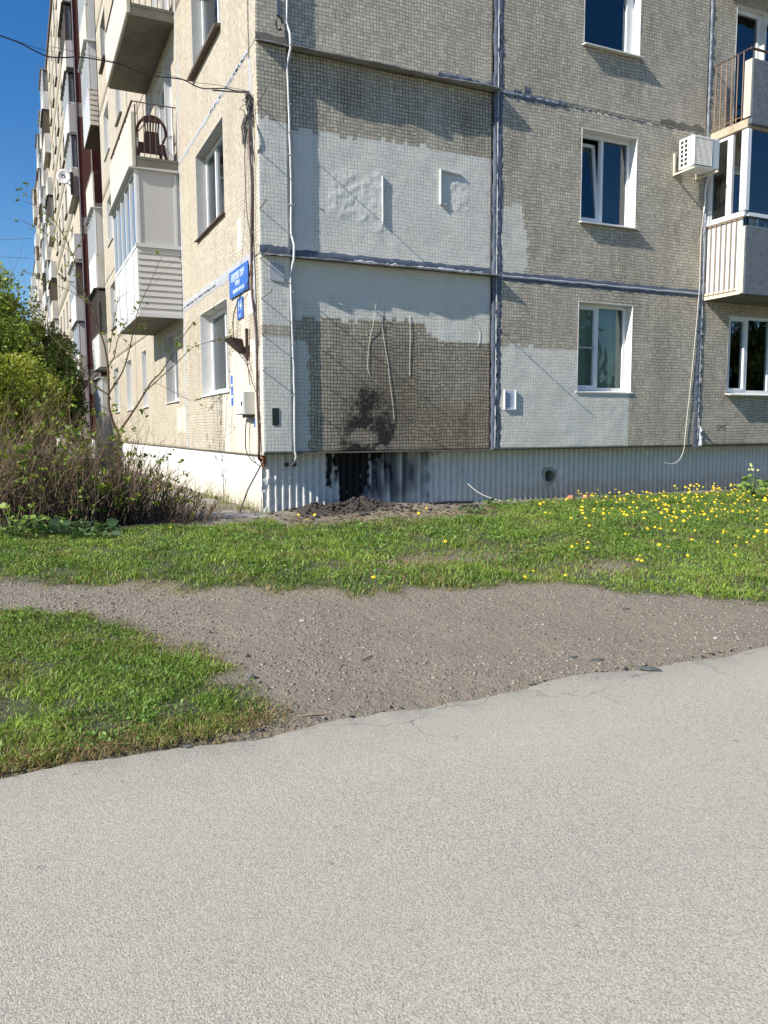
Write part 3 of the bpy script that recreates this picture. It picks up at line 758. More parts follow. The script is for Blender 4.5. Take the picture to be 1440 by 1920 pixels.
pl = obj('plinth', me, 'plinth', B)
# vent hole: tube of concrete with darkness behind
vt = MB(wF); ns = 18
for i in range(ns):
    a0 = 2*math.pi*i/ns; a1 = 2*math.pi*(i+1)/ns
    jr = lambda a: VH[2]+.012+.008*math.sin(3*a+1)+.005*math.sin(7*a)
    p = lambda a, n, e=0: (VH[0]+(jr(a)+e)*math.cos(a), n, VH[1]+(jr(a)+e)*math.sin(a))
    vt.quad(p(a0, PN+.034, -.004), p(a1, PN+.034, -.004), p(a1, PN-.30), p(a0, PN-.30))
    vt.quad(p(a0, PN+.034, -.004), p(a1, PN+.034, -.004), p(a1, PN+.018, .075), p(a0, PN+.018, .075))
vt.quad(*[(VH[0]+.1*math.cos(2*math.pi*i/12), PN-.29, VH[1]+.1*math.sin(2*math.pi*i/12)) for i in range(12)])
vt.build('vent_hole', 'concrete', pl, smooth=False)
# plinth of the long side
def pl_left_mask(U, Z):
    n = vnoise(U, Z, .3, 85)
    return np.zeros_like(U), .25*sstep(.62, .75, vnoise(U*3, Z*.4, .1, 86)), np.clip(sstep(-.20, -.85, Z+.16*n)*.95+.20+.15*n, 0, 1)
U, Z, V, Fq = corrugated(wL, .25, 62.0, -.045, -1.0, -.035, .05, .008, 'plinth', None, per=4, zs=12)
me = np_mesh('plinth', V.reshape(-1, 3), Fq[..., ::-1].reshape(-1, 4), True)
a_, b_, c_ = pl_left_mask(U, Z)
set_col(me, 'msk', np.stack([a_, b_, c_, np.ones_like(a_)], -1).reshape(-1, 4))
obj('plinth', me, 'plinth', B)
# chipped corner of the plinth: one thick rounded edge and the underside of the overhang
cm = MB(); pts = []
zl = np.linspace(-1.0, -.03, 26)
for z in zl:
    j = .012*math.sin(z*17)+.008*math.sin(z*41+1); lo = .05*max(0, (-.72-z))/.2
    pts.append([(.046, .39, z), (.044, .30+j*.3, z), (.058+j*.8-lo*.3, .262+j+lo*.2, z), (.10+lo+j, .253+j*.6, z), (.17, .267, z), (.20, .33, z)])
for ra, rb in zip(pts[:-1], pts[1:]):
    for i in range(5): cm.quad(ra[i], ra[i+1], rb[i+1], rb[i])
me = cm.mesh('plinth_corner', True, False)
bm = bmesh.new(); bm.from_mesh(me); bmesh.ops.remove_doubles(bm, verts=bm.verts, dist=1e-5); bmesh.ops.recalc_face_normals(bm, faces=bm.faces); bm.to_mesh(me); bm.free()
set_col(me, 'msk', np.tile([0, .0, .10, 1], (len(me.vertices), 1)))
obj('plinth_corner', me, 'plinth', B)
MB().box(.012, 12.4, .012, .50, -.012, .004).build('overhang_soffit', 'concrete_dark', B)
MB().box(.010, .20, .40, 62, -.040, -.010).build('overhang_soffit', 'concrete_dark', B)
# rusty gap in the corner where the cables go in
rg = MB()
for i in range(9):
    a = random.uniform(0, 6.28); rr = random.uniform(.02, .05)
    x, y_, z = .05+random.uniform(-.012, .012), .23+random.uniform(-.05, .05), -.11+random.uniform(-.085, .06)
    rg.hexa([(x-rr*.6, y_-rr, z-rr), (x+rr*.6, y_-rr*.8, z-rr*1.1), (x+rr*.6, y_+rr, z-rr*.8), (x-rr*.5, y_+rr, z-rr), (x-rr*.5, y_-rr*.9, z+rr), (x+rr*.5, y_-rr, z+rr*.9), (x+rr*.5, y_+rr*.8, z+rr), (x-rr*.5, y_+rr, z+rr*1.1)])
rg.build('rusted_gap', 'rust', B)

# ---- long left elevation --------------------------------------------
def left_masks(U, Z):
    q = .05; uq = np.floor(U/q)*q; zq = np.floor(Z/q)*q
    jz = .05*np.round(1.2*vnoise(uq*7, zq*0, .9, 91)); n = vnoise(U, Z, .25, 92)
    P = np.zeros_like(U)
    P = np.where((zq < 1.55+jz+.12*n) & (U < 1.72), 1, P)
    P = np.where((zq < .93) & (U < 2.25), .95, P)
    P = np.where((np.abs(U-5.85) < .45) & (np.abs(Z-.56) < .25), .85, P)
    P = np.where((np.abs(U-1.02) < .12) & (np.abs(Z-3.15) < .22), .95, P)
    P = np.where((U > .62) & (U < 1.0) & (zq < 2.3) & (zq > 1.5), .6, P)
    PL = .6*P
    S = .35*np.exp(-((U-.55)/.05)**2)*sstep(1.5, 1.2, Z)*(Z > .6)*0
    Mo = .8*np.exp(-((U-.52)/.06)**2)*(Z < 1.45)*(Z > .8) + .35*sstep(.45, .7, vnoise(U*2, Z*.3, .5, 93))*(Z < 2.5)
    return P, S, np.clip(Mo, 0, 1), PL
cols1 = [(1.82, 3.80)]
narrow = [(10.15, 10.95), (13.0, 14.15), (16.05, 17.40)]
def zwin(k): return (.93+ST*k, 2.37+ST*k)
rW = random.Random(3)
near_panels = [(.0115, 5.20, .032), (5.23, 12.0, .06), (12.03, 18.8, .10)]
for k in range(NST):
    za, zb = seam(k)+.006, seam(k+1)-.006
    if k == 0: za = -.03
    zo = zwin(k)
    o1 = [(c[0], c[1])+zo for c in cols1]
    door = [] if k == 0 else [(5.75, 6.55, seam(k)+.12, seam(k)+2.25), (6.55, 7.75, seam(k)+.93, seam(k)+2.25)]
    o2 = ([(6.02, 7.45)+zo] if k == 0 else door) + [(narrow[0][0], narrow[0][1])+zo]
    o3 = [n_+zo for n_ in narrow[1:]]
    det = k < 4
    for (u0, u1, st), ops in zip(near_panels, (o1, o2, o3)):
        panel(wL, u0, u1, za, zb, 0.0, ops, 'tile_left' if det else 'tile_far', st if k < 3 else .3, left_masks if k < 3 else None, .0025 if k < 3 else 0, thick=.010 if u0 < 1 else .14)
# windows on the long side, near part
window(wL, 1.82, 3.80, *zwin(0), depth=.19, mull=(.45,), reveal='reveal_white', sill_out=.03, back=None, blind=[(1.75, 3.9, 'curtain_cream')], fr=.07, sill='white_paint')
window(wL, 1.82, 3.80, *zwin(1), depth=.17, mull=(.30, .62), reveal='reveal_cement', sill='dark_wood', sill_out=.06, blind=[(1.75, 3.9, 'curtain_cream')], fr=.06)
window(wL, 1.82, 3.80, *zwin(2), depth=.17, mull=(.4,), reveal='reveal_cement', sill='dark_wood', sill_out=.10, sill_th=.05, blind=[(1.75, 3.9, 'curtain_cream')], fr=.06)
window(wL, 6.02, 7.45, *zwin(0), depth=.19, mull=(.5,), reveal='reveal_cement', blind=[(5.9, 7.5, 'blind_grey')], fr=.06)
for k in range(3, NST): window(wL, 1.82, 3.80, *zwin(k), near=False, reveal='reveal_cement', pane_mat='glass_dark')
protos = {}
def far_window(u0, u1, z0, z1, style):
    key = (round(u1-u0, 3), style)
    if key not in protos:
        a = dict(pale=('glass_pale', 'reveal_white', 'white_paint', .05), dark=('glass_dark', 'reveal_cement', 'dark_wood', .10), mid=('glass_dark', 'reveal_white', 'flashing', .07))[style]
        root = window(wL, 0, u1-u0, 0, z1-z0, near=False, pane_mat=a[0], reveal=a[1], sill=a[2], sill_out=a[3], depth=.15, mull=(.5,))
        protos[key] = root; root.location = (0, u0, z0)
    else:
        c = copy_tree(protos[key], B); c.location = (0, u0, z0)
for k in range(NST):
    for n_ in narrow: far_window(n_[0], n_[1], *zwin(k), rW.choice(['pale', 'pale', 'mid', 'dark']) if k else 'pale')
# joints on the long side
for k in (1, 2):
    ragged_strip(wL, True, .30, 5.2, seam(k)-(.07 if k == 1 else .035), seam(k)+(.10 if k == 1 else .05), .001, 'sealant_left', seed=100+k, thick=.012, wob=.02)
ragged_strip(wL, True, 2.5, 5.2, S1-.012, S1+.012, .012, 'cable_black', seed=105, thick=.003, wob=.012)
ragged_strip(wL, True, .34, 2.6, S1+ST-.012, S1+ST+.012, .010, 'cable_black', seed=106, thick=.002, wob=.012)
for k in range(3, NST): ragged_strip(wL, True, .1, 18.8, seam(k)-.016, seam(k)+.016, .0, 'concrete_dark', seed=110+k, thick=.004, wob=.004, step=.5)
for k in (1, 2): ragged_strip(wL, True, 8.9, 18.8, seam(k)-.016, seam(k)+.016, .0, 'concrete_dark', seed=120+k, thick=.004, wob=.004, step=.5)
ragged_strip(wL, False, 0, 5.0, 5.17, 5.27, .001, 'sealant_left', seed=130, thick=.014, wob=.02)
ragged_strip(wL, False, 5.0, 12, 5.18, 5.25, .001, 'sealant_left', seed=131, thick=.01, wob=.01)
ragged_strip(wL, False, 1.2, 5.25, .23, .33, .001, 'sealant_left', seed=132, thick=.014, wob=.014)
ragged_strip(wL, False, 5.25, 8.1, .28, .34, .001, 'concrete_dark', seed=133, thick=.006, wob=.014)
ragged_strip(wL, False, 0, ROOF, 12.0, 12.03, .0, 'concrete_dark', seed=134, thick=.004, wob=.003, step=.5)

# balconies -----------------------------------------------------------
def bars(T, u0, u1, n, z0, z1, count, axis='u', r=.009, mat='rail_brown', parent=None, name='baluster', fixed=0.0):
    for i in range(count):
        t = (i+.5)/count
        if axis == 'u': p = (u0+(u1-u0)*t, n)
        else: p = (fixed, u0+(u1-u0)*t)
        MB(T).tube([(p[0], p[1], z0), (p[0], p[1], z1)], r, 5).build(name, mat, parent)

def balcony(T, u0, u1, n0, d, zs, glazed=True, parapet='concrete_pale', side='concrete_pale', roof='sheet_white', frame='white_plastic', h=1.0, detail=False, slab='concrete', boards=None, side_boards=None, npost=4, cap=True, pane='glass_dark', far_side=True, gside=None, top=2.52, side_rail=False):
    s = MB(T).box(u0, u1, n0-.02, d, zs-.15, zs).build('balcony', slab, B)
    t = .045
    ph = zs+h
    if boards:
        nb = int(round((u1-u0)/boards[1])) if boards[0] == 'v' else int(round((h+.12)/boards[1]))
        for i in range(nb):
            if boards[0] == 'v':
                a = u0+(u1-u0)*i/nb; b = u0+(u1-u0)*(i+1)/nb
                MB(T).box(a+.009, b-.009, d, d+.02+.006*(i % 2), zs-.16, ph).build('siding_board', parapet, s)
            else:
                a = zs-.16+(h+.16)*i/nb; b = zs-.16+(h+.16)*(i+1)/nb
                MB(T).hexa([(u0, d, a), (u1, d, a), (u1, d+.026, a), (u0, d+.026, a), (u0, d, b-.004), (u1, d, b-.004), (u1, d+.010, b-.004), (u0, d+.010, b-.004)]).build('siding_board', parapet, s)
    else:
        MB(T).box(u0-.01, u1+.01, d-.03, d+.03, zs-.13, ph).build('parapet', parapet, s, bevel=.006)
    for (ua, sgn) in ((u0, -1), (u1, 1)):
        if sgn == 1 and not far_side: continue
        if side_rail: continue
        if side_boards and sgn == -1:
            nb = int(round((h+.16)/side_boards))
            for i in range(nb):
                a = zs-.15+(h+.15)*i/nb; b = zs-.15+(h+.15)*(i+1)/nb
                MB(T).hexa([(ua, n0+.01, a), (ua-.026, n0+.01, a), (ua-.026, d+.02, a), (ua, d+.02, a), (ua, n0+.01, b-.004), (ua-.010, n0+.01, b-.004), (ua-.010, d+.02, b-.004), (ua, d+.02, b-.004)]).build('siding_board', side, s)
        else:
            MB(T).box(min(ua, ua+sgn*t*.5), max(ua, ua+sgn*t*.5), n0+.005, d-.031, zs-.13, ph).build('side_panel', side, s)
    if glazed:
        zt = zs+top
        r = .03
        for i in range(npost+1):
            u = u0+(u1-u0)*i/npost
            MB(T).box(u-.025, u+.025, d-.03, d+.03, ph, zt).build('post', frame, s)
        MB(T).box(u0-.03, u1+.03, d-.035, d+.035, ph-.005, ph+.05).build('rail', frame, s)
        MB(T).box(u0-.03, u1+.03, d-.035, d+.035, zt-.05, zt).build('rail', frame, s)
        for i in range(npost):
            a = u0+(u1-u0)*i/npost+.025; b = u0+(u1-u0)*(i+1)/npost-.025
            MB(T).box(a, b, d-.006, d+.002, ph+.05, zt-.05).build('pane', pane, s)
        if gside:
            MB(T).box(u0-.02, u0+.01, n0+.005, d-.036, ph, zt).build('side_panel', gside, s)
        else:
            MB(T).box(u0-.004, u0+.004, n0+.03, d-.036, ph+.05, zt-.05).build('pane', pane, s)
            MB(T).box(u0-.02, u0+.02, n0+.005, d-.036, ph, ph+.05).build('rail', frame, s)
        if far_side: MB(T).box(u1-.004, u1+.004, n0+.005, d-.036, ph, zt).build('pane', pane, s)
        if cap:
            MB(T).hexa([(u0-.09, n0, zt), (u1+.09, n0, zt), (u1+.09, d+.13, zt), (u0-.09, d+.13, zt), (u0-.09, n0, zt+.05), (u1+.09, n0, zt+.05), (u1+.09, d+.13, zt+.02), (u0-.09, d+.13, zt+.02)]).build('canopy', roof, s)
    return s

BU0, BU1, BD = 5.33, 8.80, .80
def bz(k): return seam(k)+.02          # floor level of storey k (k=1 is first upper floor)
# storey 2: siding below, glazed above, plain grey near end
b2 = balcony(wL, BU0, BU1, 0, BD, bz(1), glazed=True, parapet='siding_white', side='siding_grey', side_boards=.115, boards=('v', .58), npost=5, gside='sheet_grey', pane='glass_pale', roof='sheet_grey', h=1.10, slab='concrete_dark', top=2.50)
MB(wL).box(BU0-.05, BU0+.01, -.01, BD+.05, bz(1)+1.09, bz(1)+1.16).build('trim', 'siding_white', b2)
MB(wL).box(BU0-.045, BU0+.01, -.01, BD+.05, bz(1)-.20, bz(1)-.13).build('trim', 'siding_white', b2)
for u_ in (BD-.05, .06): MB(wL).box(BU0-.035, BU0-.02, u_, u_+.05, bz(1)+1.16, bz(1)+2.48).build('trim', 'siding_white', b2)
# storeys 3 and 4: open, rendered parapet, railing with bars on the near end
def open_balcony(k, mat='concrete_pale'):
    zs = bz(k)
    s = MB(wL).box(BU0, BU1, -.02, BD, zs-.16, zs).build('balcony', 'concrete_dark', B)
    MB(wL).box(BU0-.005, BU1, BD-.02, BD+.06, zs-.14, zs+.84).build('parapet', mat, s, bevel=.012)
    MB(wL).box(BU1-.05, BU1+.02, .01, BD-.03, zs, zs+.9).build('side_panel', mat, s)
    MB(wL).box(BU0-.004, BU0+.10, .005, BD-.03, zs+.0, zs+.05).build('kerb', 'concrete_dark', s)
    MB(wL).tube([(BU0+.03, .01, zs+1.03), (BU0+.03, BD+.02, zs+1.03)], .011, 6).build('rail', 'rail_brown', s)
    MB(wL).tube([(BU0+.03, BD+.02, zs+1.03), (BU1, BD+.02, zs+1.03)], .020, 6).build('rail', 'rail_brown', s)
    MB(wL).tube([(BU0+.03, BD-.03, zs), (BU0+.03, BD-.03, zs+.98)], .016, 6).build('post', 'rail_brown', s)
    bars(wL, .02, BD-.02, 0, zs+.03, zs+1.03, 7, axis='n', r=.007, parent=s, fixed=BU0+.03)
    for q in (.9, 1.9, 2.9): MB(wL).tube([(BU0+q, BD+.02, zs+.84), (BU0+q, BD+.02, zs+1.03)], .010, 5).build('baluster', 'rail_brown', s)
    MB(wL).tube([(BU0+.6, BD, zs+.5), (BU0+1.4, .3, zs+1.25)], .012, 5).build('brace', 'rail_brown', s)
    return s
b3 = open_balcony(2); b4 = open_balcony(3)
for k in range(4, NST): balcony(wL, BU0, BU1, 0, BD, bz(k), npost=4, parapet='siding_white', side='siding_grey', pane='glass_pale', gside='sheet_grey')
for k in range(1, NST):   # balcony doors and windows behind
    window(wL, 5.75, 6.55, seam(k)+.12, seam(k)+2.25, depth=.12, mull=(), near=False, pane_mat='glass_pale' if k < 4 else 'glass_dark', fr=.07, sill_out=-.02, reveal='reveal_white')
    window(wL, 6.55, 7.75, seam(k)+.93, seam(k)+2.25, depth=.12, mull=(.5,), near=False, pane_mat='glass_pale' if k < 4 else 'glass_dark', fr=.07, sill_out=-.02, reveal='reveal_white')

# recess with loggias (y 18.8 .. 27.8) and brown side wall
RB = (18.8, 27.8)
MB().box(1.3, 1.45, RB[0], RB[1], -.9, ROOF).build('recess_wall', 'brown_wall', B)
MB().box(.585, 1.3, RB[1]-.02, RB[1]+.2, -.9, ROOF).build('recess_wall', 'brown_wall', B)
MB().box(.0, .56, RB[1]-.06, RB[1]+.2, -.9, ROOF-.1).build('recess_wall', 'brown_wall', B)
MB().box(.556, .59, RB[1]-.09, RB[1]-.02, -.9, ROOF).build('downpipe', 'concrete_pale', B)
MB().box(.004, .036, RB[1]-.085, RB[1]-.061, -.9, ROOF).build('edge_trim', 'sealant_light', B)
MB().box(.0, 1.3, RB[0]-.2, RB[0]-.003, -.9, ROOF).build('recess_wall', 'concrete_pale', B)
for (z0, z1) in ((9.05, 9.75), (2.0, 3.1), (14.0, 14.6), (19.2, 19.7)):
    MB().box(.03, .55, RB[1]-.064, RB[1]-.0602, z0, z1).build('bare_patch', 'concrete', B)
LD = .25
rS = random.Random(17)
styles2 = {1: dict(parapet='siding_white', gside=None, pane='glass_dark', frame='dark_wood', roof='black_metal', npost=4),
           2: dict(parapet='sheet_white', gside='sheet_grey', pane='glass_pale', npost=5),
           3: dict(glazed=False, parapet='concrete_pale', side_rail=True),
           4: dict(parapet='siding_white', side='siding_beige', boards=('v', .20), side_boards=.16, gside='sheet_white', pane='glass_pale', npost=5),
           5: dict(parapet='concrete_pale', side='sheet_white', gside='sheet_white', pane='glass_pale', roof='concrete', npost=4),
           6: dict(parapet='concrete_pale', side='sheet_grey', gside='sheet_grey', npost=4), 7: dict(npost=4), 8: dict(npost=4)}
for k in range(1, NST):
    s = balcony(wL, 18.9, 21.4, -1.28, LD, bz(k), slab='concrete_dark', **styles2[k])
    if styles2[k].get('side_rail'):
        zs = bz(k)
        MB(wL).tube([(18.93, -.9, zs+1.05), (18.93, LD, zs+1.05)], .012, 5).build('rail', 'rail_brown', s)
        MB(wL).tube([(18.93, LD+.02, zs+1.08), (21.4, LD+.02, zs+1.08)], .018, 5).build('rail', 'sheet_grey', s)
        bars(wL, -.8, LD-.02, 0, zs, zs+1.05, 6, axis='n', r=.008, parent=s, fixed=18.93)
s = balcony(wL, 18.9, 21.4, -1.28, LD, -.02, parapet='sheet_white', gside='sheet_grey', pane='glass_pale', npost=6, slab='concrete', h=.75, top=2.2)
# second section y 27.8 .. 58
def far_section(y0, y1, cols, bal, seed, nst=NST, x=0.0, zb=0.0):
    r = random.Random(seed)
    for k in range(nst):
        za, zbb = seam(k)+.006+zb, seam(k+1)-.006+zb
        if k == 0: za = -1.0
        ops = [(c[0], c[1], zwin(k)[0]+zb, zwin(k)[1]+zb) for c in cols]
        panel(wL, y0, y1, za, zbb, 0.0, ops, 'tile_far', 3.0, None)
        for c in cols: far_window(c[0], c[1], zwin(k)[0]+zb, zwin(k)[1]+zb, r.choice(['pale', 'mid', 'dark', 'dark']))
        ragged_strip(wL, True, y0, y1, seam(k+1)-.02+zb, seam(k+1)+.02+zb, .0, 'concrete_dark', seed=seed*20+k, thick=.004, wob=.003, step=2)
        for (a, b, d) in bal:
            t = r.random()
            kw = dict(parapet=r.choice(['siding_white', 'concrete_pale', 'sheet_white', 'siding_beige', 'concrete_pale']), side=r.choice(['sheet_white', 'sheet_grey', 'concrete_pale', 'siding_grey']),
                      gside=r.choice(['sheet_white', 'sheet_grey', None, 'dark_wood']), pane=r.choice(['glass_pale', 'glass_dark']), frame=r.choice(['white_plastic', 'white_plastic', 'dark_wood']),
                      roof=r.choice(['sheet_grey', 'black_metal', 'concrete']), npost=r.choice([3, 4, 5]), slab='concrete')
            balcony(wL, a, b, 0, d*r.uniform(.9, 1.15), bz(k)+zb if k else .12, glazed=t > .22, h=r.uniform(.95, 1.1), top=r.uniform(2.3, 2.55), **kw)
far_section(27.8, 56.0, [(32.2, 33.6), (35.4, 36.8), (38.6, 40.0), (41.8, 43.2), (45.0, 46.4)], [(27.85, 31.0, .28), (48.2, 51.6, .30)], 3)
far_section(61.0, 84.0, [(65.8, 67.2), (69.4, 70.8), (73.0, 74.4)], [(61.05, 64.4, .26), (77.0, 80.5, .28)], 4)
MB().box(.9, 1.1, 56.0, 61.0, -.9, ROOF).build('recess_wall', 'brown_wall', B)
MB().box(.0, .9, 60.9, 61.0, -.9, ROOF).build('recess_wall', 'brown_wall', B)
MB().box(.0, .9, 55.95, 56.05, -.9, ROOF).build('recess_wall', 'concrete_pale', B)
for k in range(1, NST): balcony(wL, 56.1, 59.2, -.88, .2, bz(k), parapet=rS.choice(['siding_white', 'siding_beige', 'concrete_pale']), side='sheet_grey', gside='dark_wood', pane='glass_dark', npost=3)
# roof with overhanging dark edge
MB().box(-.10, 12.5, -.10, 18.9, ROOF, ROOF+.32).build('roof', 'roof_edge', B)
MB().box(.25, 12.5, 18.9, 27.7, ROOF, ROOF+.30).build('roof', 'roof_edge', B)
MB().box(-.10, 12.5, 27.7, 84.1, ROOF, ROOF+.32).build('roof', 'roof_edge', B)
MB().box(.06, 12.0, 27.9, 84.0, -.9, ROOF-.01).box(.3, 12.0, 12.1, 18.5, -.9, ROOF-.01).build('core', 'concrete_dark', B)
MB().tube([(.2, 44, ROOF+.3), (.2, 44, ROOF+2.6)], .03, 5).tube([(-.3, 44, ROOF+2.3), (.7, 44, ROOF+2.3)], .015, 4).build('roof_aerial', 'black_metal', B)

# second, farther block of the street
B2 = empty('apartment_block', (0, 92, 0)); tag(B2, 'far end block rising behind the long building at the left', 'building')
def b2part(mb, name, mat): o = mb.build(name, mat, B2); o.location.y -= 92; return o
b2part(MB().box(.35, 12, 92, 130, -1, ROOF-2.2), 'wall', 'concrete_pale')
b2part(MB().box(.25, 12.1, 91.9, 130, ROOF-2.2, ROOF-1.9), 'roof', 'roof_edge')
for k in range(8):
    for y_ in range(94, 128, 5):
        b2part(MB(wL).box(y_, y_+1.6, -.37, -.33, .93+ST*k, 2.4+ST*k), 'window', 'glass_dark')
        if y_ % 2: b2part(MB(wL).box(y_+2, y_+4.5, -.35, .25, ST*k-.2, ST*k+1.0), 'balcony', 'siding_white')

# ---- front right balconies -------------------------------------------
RU0, RU1, RD = 8.10, 11.6, .78
def right_balcony(k):
    zs = bz(k)
    s = MB(wF).hexa([(RU0, -.02, zs-.14), (RU1, -.02, zs-.14), (RU1, RD, zs-.14), (RU0, RD-.02, zs-.14), (RU0, -.02, zs), (RU1, -.02, zs), (RU1, RD, zs), (RU0, RD, zs)]).build('balcony', 'slab_edge' if k == 2 else 'concrete_dark', B, bevel=.01)
    return s, zs
s, zs = right_balcony(1)
ph = zs+1.12
MB(wF).box(RU0, RU0+.02, .02, RD-.03, zs-.02, ph).build('side_panel', 'siding_white', s)
MB(wF).box(RU0-.03, RU0+.012, .005, RD, zs-.13, zs-.02).build('kerb', 'bracket_cream', s)
MB(wF).box(RU0-.012, RU1, RD-.01, RD+.06, zs-.14, zs+.98).build('parapet', 'stucco_blue', s, bevel=.012)
MB(wF).box(RU0-.028, RU0-.013, RD-.06, RD+.05, zs-.12, zs+.97).build('corner_post', 'concrete_pale', s)
bars(wF, .06, RD-.08, 0, zs-.10, ph+.02, 6, axis='n', r=.008, mat='rail_rust', parent=s, fixed=RU0-.03)
MB(wF).tube([(RU0-.03, .02, zs-.06), (RU0-.03, RD-.08, zs-.06)], .01, 5).build('rail', 'rail_rust', s)
MB(wF).tube([(RU0-.03, .02, ph), (RU0-.03, RD+.03, ph)], .012, 5).build('rail', 'rail_rust', s)
MB(wF).tube([(RU0-.03, RD+.03, ph), (RU1, RD+.03, ph)], .018, 6).build('rail', 'black_metal', s)
bars(wF, RU0+.2, RU1, RD+.03, zs+.98, ph, 6, r=.008, mat='black_metal', parent=s)
zt = zs+2.52
MB(wF).box(RU0-.03, RU0+.03, -.0, RD+.02, ph+.02, ph+.10).build('rail', 'white_plastic', s)
MB(wF).box(RU0-.02, RU0+.03, .0, .10, ph+.10, zt).build('post', 'white_plastic', s)
MB(wF).box(RU0-.02, RU0+.03, .40, .46, ph+.10, zt).build('post', 'white_plastic', s)
MB(wF).box(RU0-.02, RU0+.03, .47, .51, ph+.10, zt).build('post', 'sheet_white', s)
MB(wF).box(RU0-.05, RU0+.05, RD-.08, RD+.05, ph+.10, zt).build('post', 'white_plastic', s, bevel=.01)
MB(wF).box(RU0-.02, RU0+.03, .10, .40, zt-.04, zt).build('rail', 'white_plastic', s)
MB(wF).box(RU0-.004, RU0+.004, .10, .40, ph+.10, zt-.04).build('pane', 'glass', s)
MB(wF).box(RU0+.05, RU1, RD-.02, RD+.04, ph+.02, ph+.08).build('rail', 'white_plastic', s)
for q in (.62, 1.3, 2.0): MB(wF).box(RU0+q, RU0+q+.05, RD-.02, RD+.03, ph+.08, zt).build('post', 'white_plastic', s)
MB(wF).box(RU0+.05, RU0+.62, RD-.004, RD+.004, ph+.08, zt).build('pane', 'glass', s)
s, zs = right_balcony(2)
MB(wF).box(RU0+.02, RU1, RD-.02, RD+.045, zs-.10, zs+.93).build('parapet', 'stucco_blue', s, bevel=.012)
MB(wF).box(RU0-.01, RU0+.018, RD-.10, RD+.04, zs+.02, zs+.92).build('corner_post', 'concrete_pale', s)
MB(wF).tube([(RU0+.0, .01, zs+1.09), (RU0+.0, RD, zs+1.09)], .013, 6).build('rail', 'rail_brown', s)
MB(wF).tube([(RU0+.0, RD, zs+1.09), (RU1, RD, zs+1.09)], .020, 6).build('rail', 'rail_brown', s)
bars(wF, .02, RD-.08, 0, zs, zs+1.09, 6, axis='n', r=.009, mat='rail_rust', parent=s, fixed=RU0)
MB(wF).tube([(RU0, .02, zs+.06), (RU0, RD-.08, zs+.06)], .009, 5).build('rail', 'rail_rust', s)
for k in range(3, NST):
    s, zs = right_balcony(k); MB(wF).box(RU0, RU1, RD-.02, RD+.045, zs, zs+.93).build('parapet', 'stucco_blue', s)
for k in (1, 2):
    window(wF, 8.62, 9.32, seam(k)+.12, seam(k)+2.25, depth=.08, mull=(), near=True, fr=.07, sill_out=-.02, blind=[(8.9, 9.3, 'curtain_cream')] if k == 1 else [(8.6, 9.3, 'curtain_blue')])
    window(wF, 9.32, 10.5, seam(k)+.92, seam(k)+2.25, depth=.08, mull=(.5,), near=True, fr=.07, sill_out=-.02, blind=[(9.4, 10.5, 'curtain_blue')])

# ================================================================== THINGS ON THE WALLS
# air conditioner
A = empty('air_conditioner', (7.55, -.28, 4.62))
tag(A, 'white air conditioner outdoor unit on wall brackets beside the glazed balcony', 'air conditioner')
def rel(o, root):
    o.location = o.location - root.location; return o
def part(mb, name, mat, root, **kw): return rel(mb.build(name, mat, root, **kw), root)
ax0, ax1, an0, an1, az0, az1 = 7.27, 7.86, .11, .42, 4.63, 5.13
part(MB(wF).box(ax0, ax1, an0, an1, az0, az1), 'casing', 'ac_white', A, bevel=.012)
part(MB(wF).box(ax1-.16, ax1-.004, an1-.002, an1+.012, az0+.02, az1-.02), 'front_panel', 'ac_grey', A)
part(MB(wF).box(ax0+.03, ax1-.17, an1-.004, an1+.002, az0+.03, az1-.03), 'grille_backing', 'black_metal', A)
for i in range(13): 
    z = az0+.045+(az1-az0-.09)*i/12
    part(MB(wF).tube([(ax0+.03, an1+.012, z), (ax1-.18, an1+.012, z)], .0045, 4), 'grille_bar', 'ac_white', A)
for i in range(15):
    u = ax0+.035+(ax1-.215-ax0)*i/14
    part(MB(wF).tube([(u, an1+.018, az0+.035), (u, an1+.018, az1-.035)], .003, 4), 'grille_bar', 'ac_white', A)
part(MB(wF).box(ax0+.015, ax0+.04, an1, an1+.022, az0+.03, az1-.03).box(ax0+.02, ax1-.17, an1, an1+.022, az1-.04, az1-.02), 'grille_frame', 'ac_white', A)
for c in range(2):
    for r_ in range(6):
        n0 = an0+.05+c*.085; z = az0+.05+r_*.072
        part(MB(wF).box(ax0-.003, ax0+.0005, n0, n0+.055, z, z+.05), 'vent_slot', 'black_metal', A)
for u in (7.28, 7.80):
    part(MB(wF).box(u-.018, u+.018, .003, .035, 4.585, 4.95 if u < 7.5 else 4.75).box(u-.018, u+.018, .035, .47, 4.585, 4.612), 'bracket', 'bracket_cream', A)
    for q in (.14, .40): part(MB(wF).box(u-.014, u+.014, q, q+.03, 4.612, 4.63), 'foot', 'cable_black', A)
hose = MB(wF).tube([(7.90, .2, 4.64), (7.93, .12, 4.52), (7.94, .08, 4.40), (7.925, .10, 4.25), (7.90, .11, 4.10), (7.895, .10, 4.02)], .013, 6)
part(hose, 'drain_hose', 'cable_white', A)

def wall_thing(mb, name, mat, label, cat, **kw): return tag(mb.build(name, mat, **kw), label, cat)
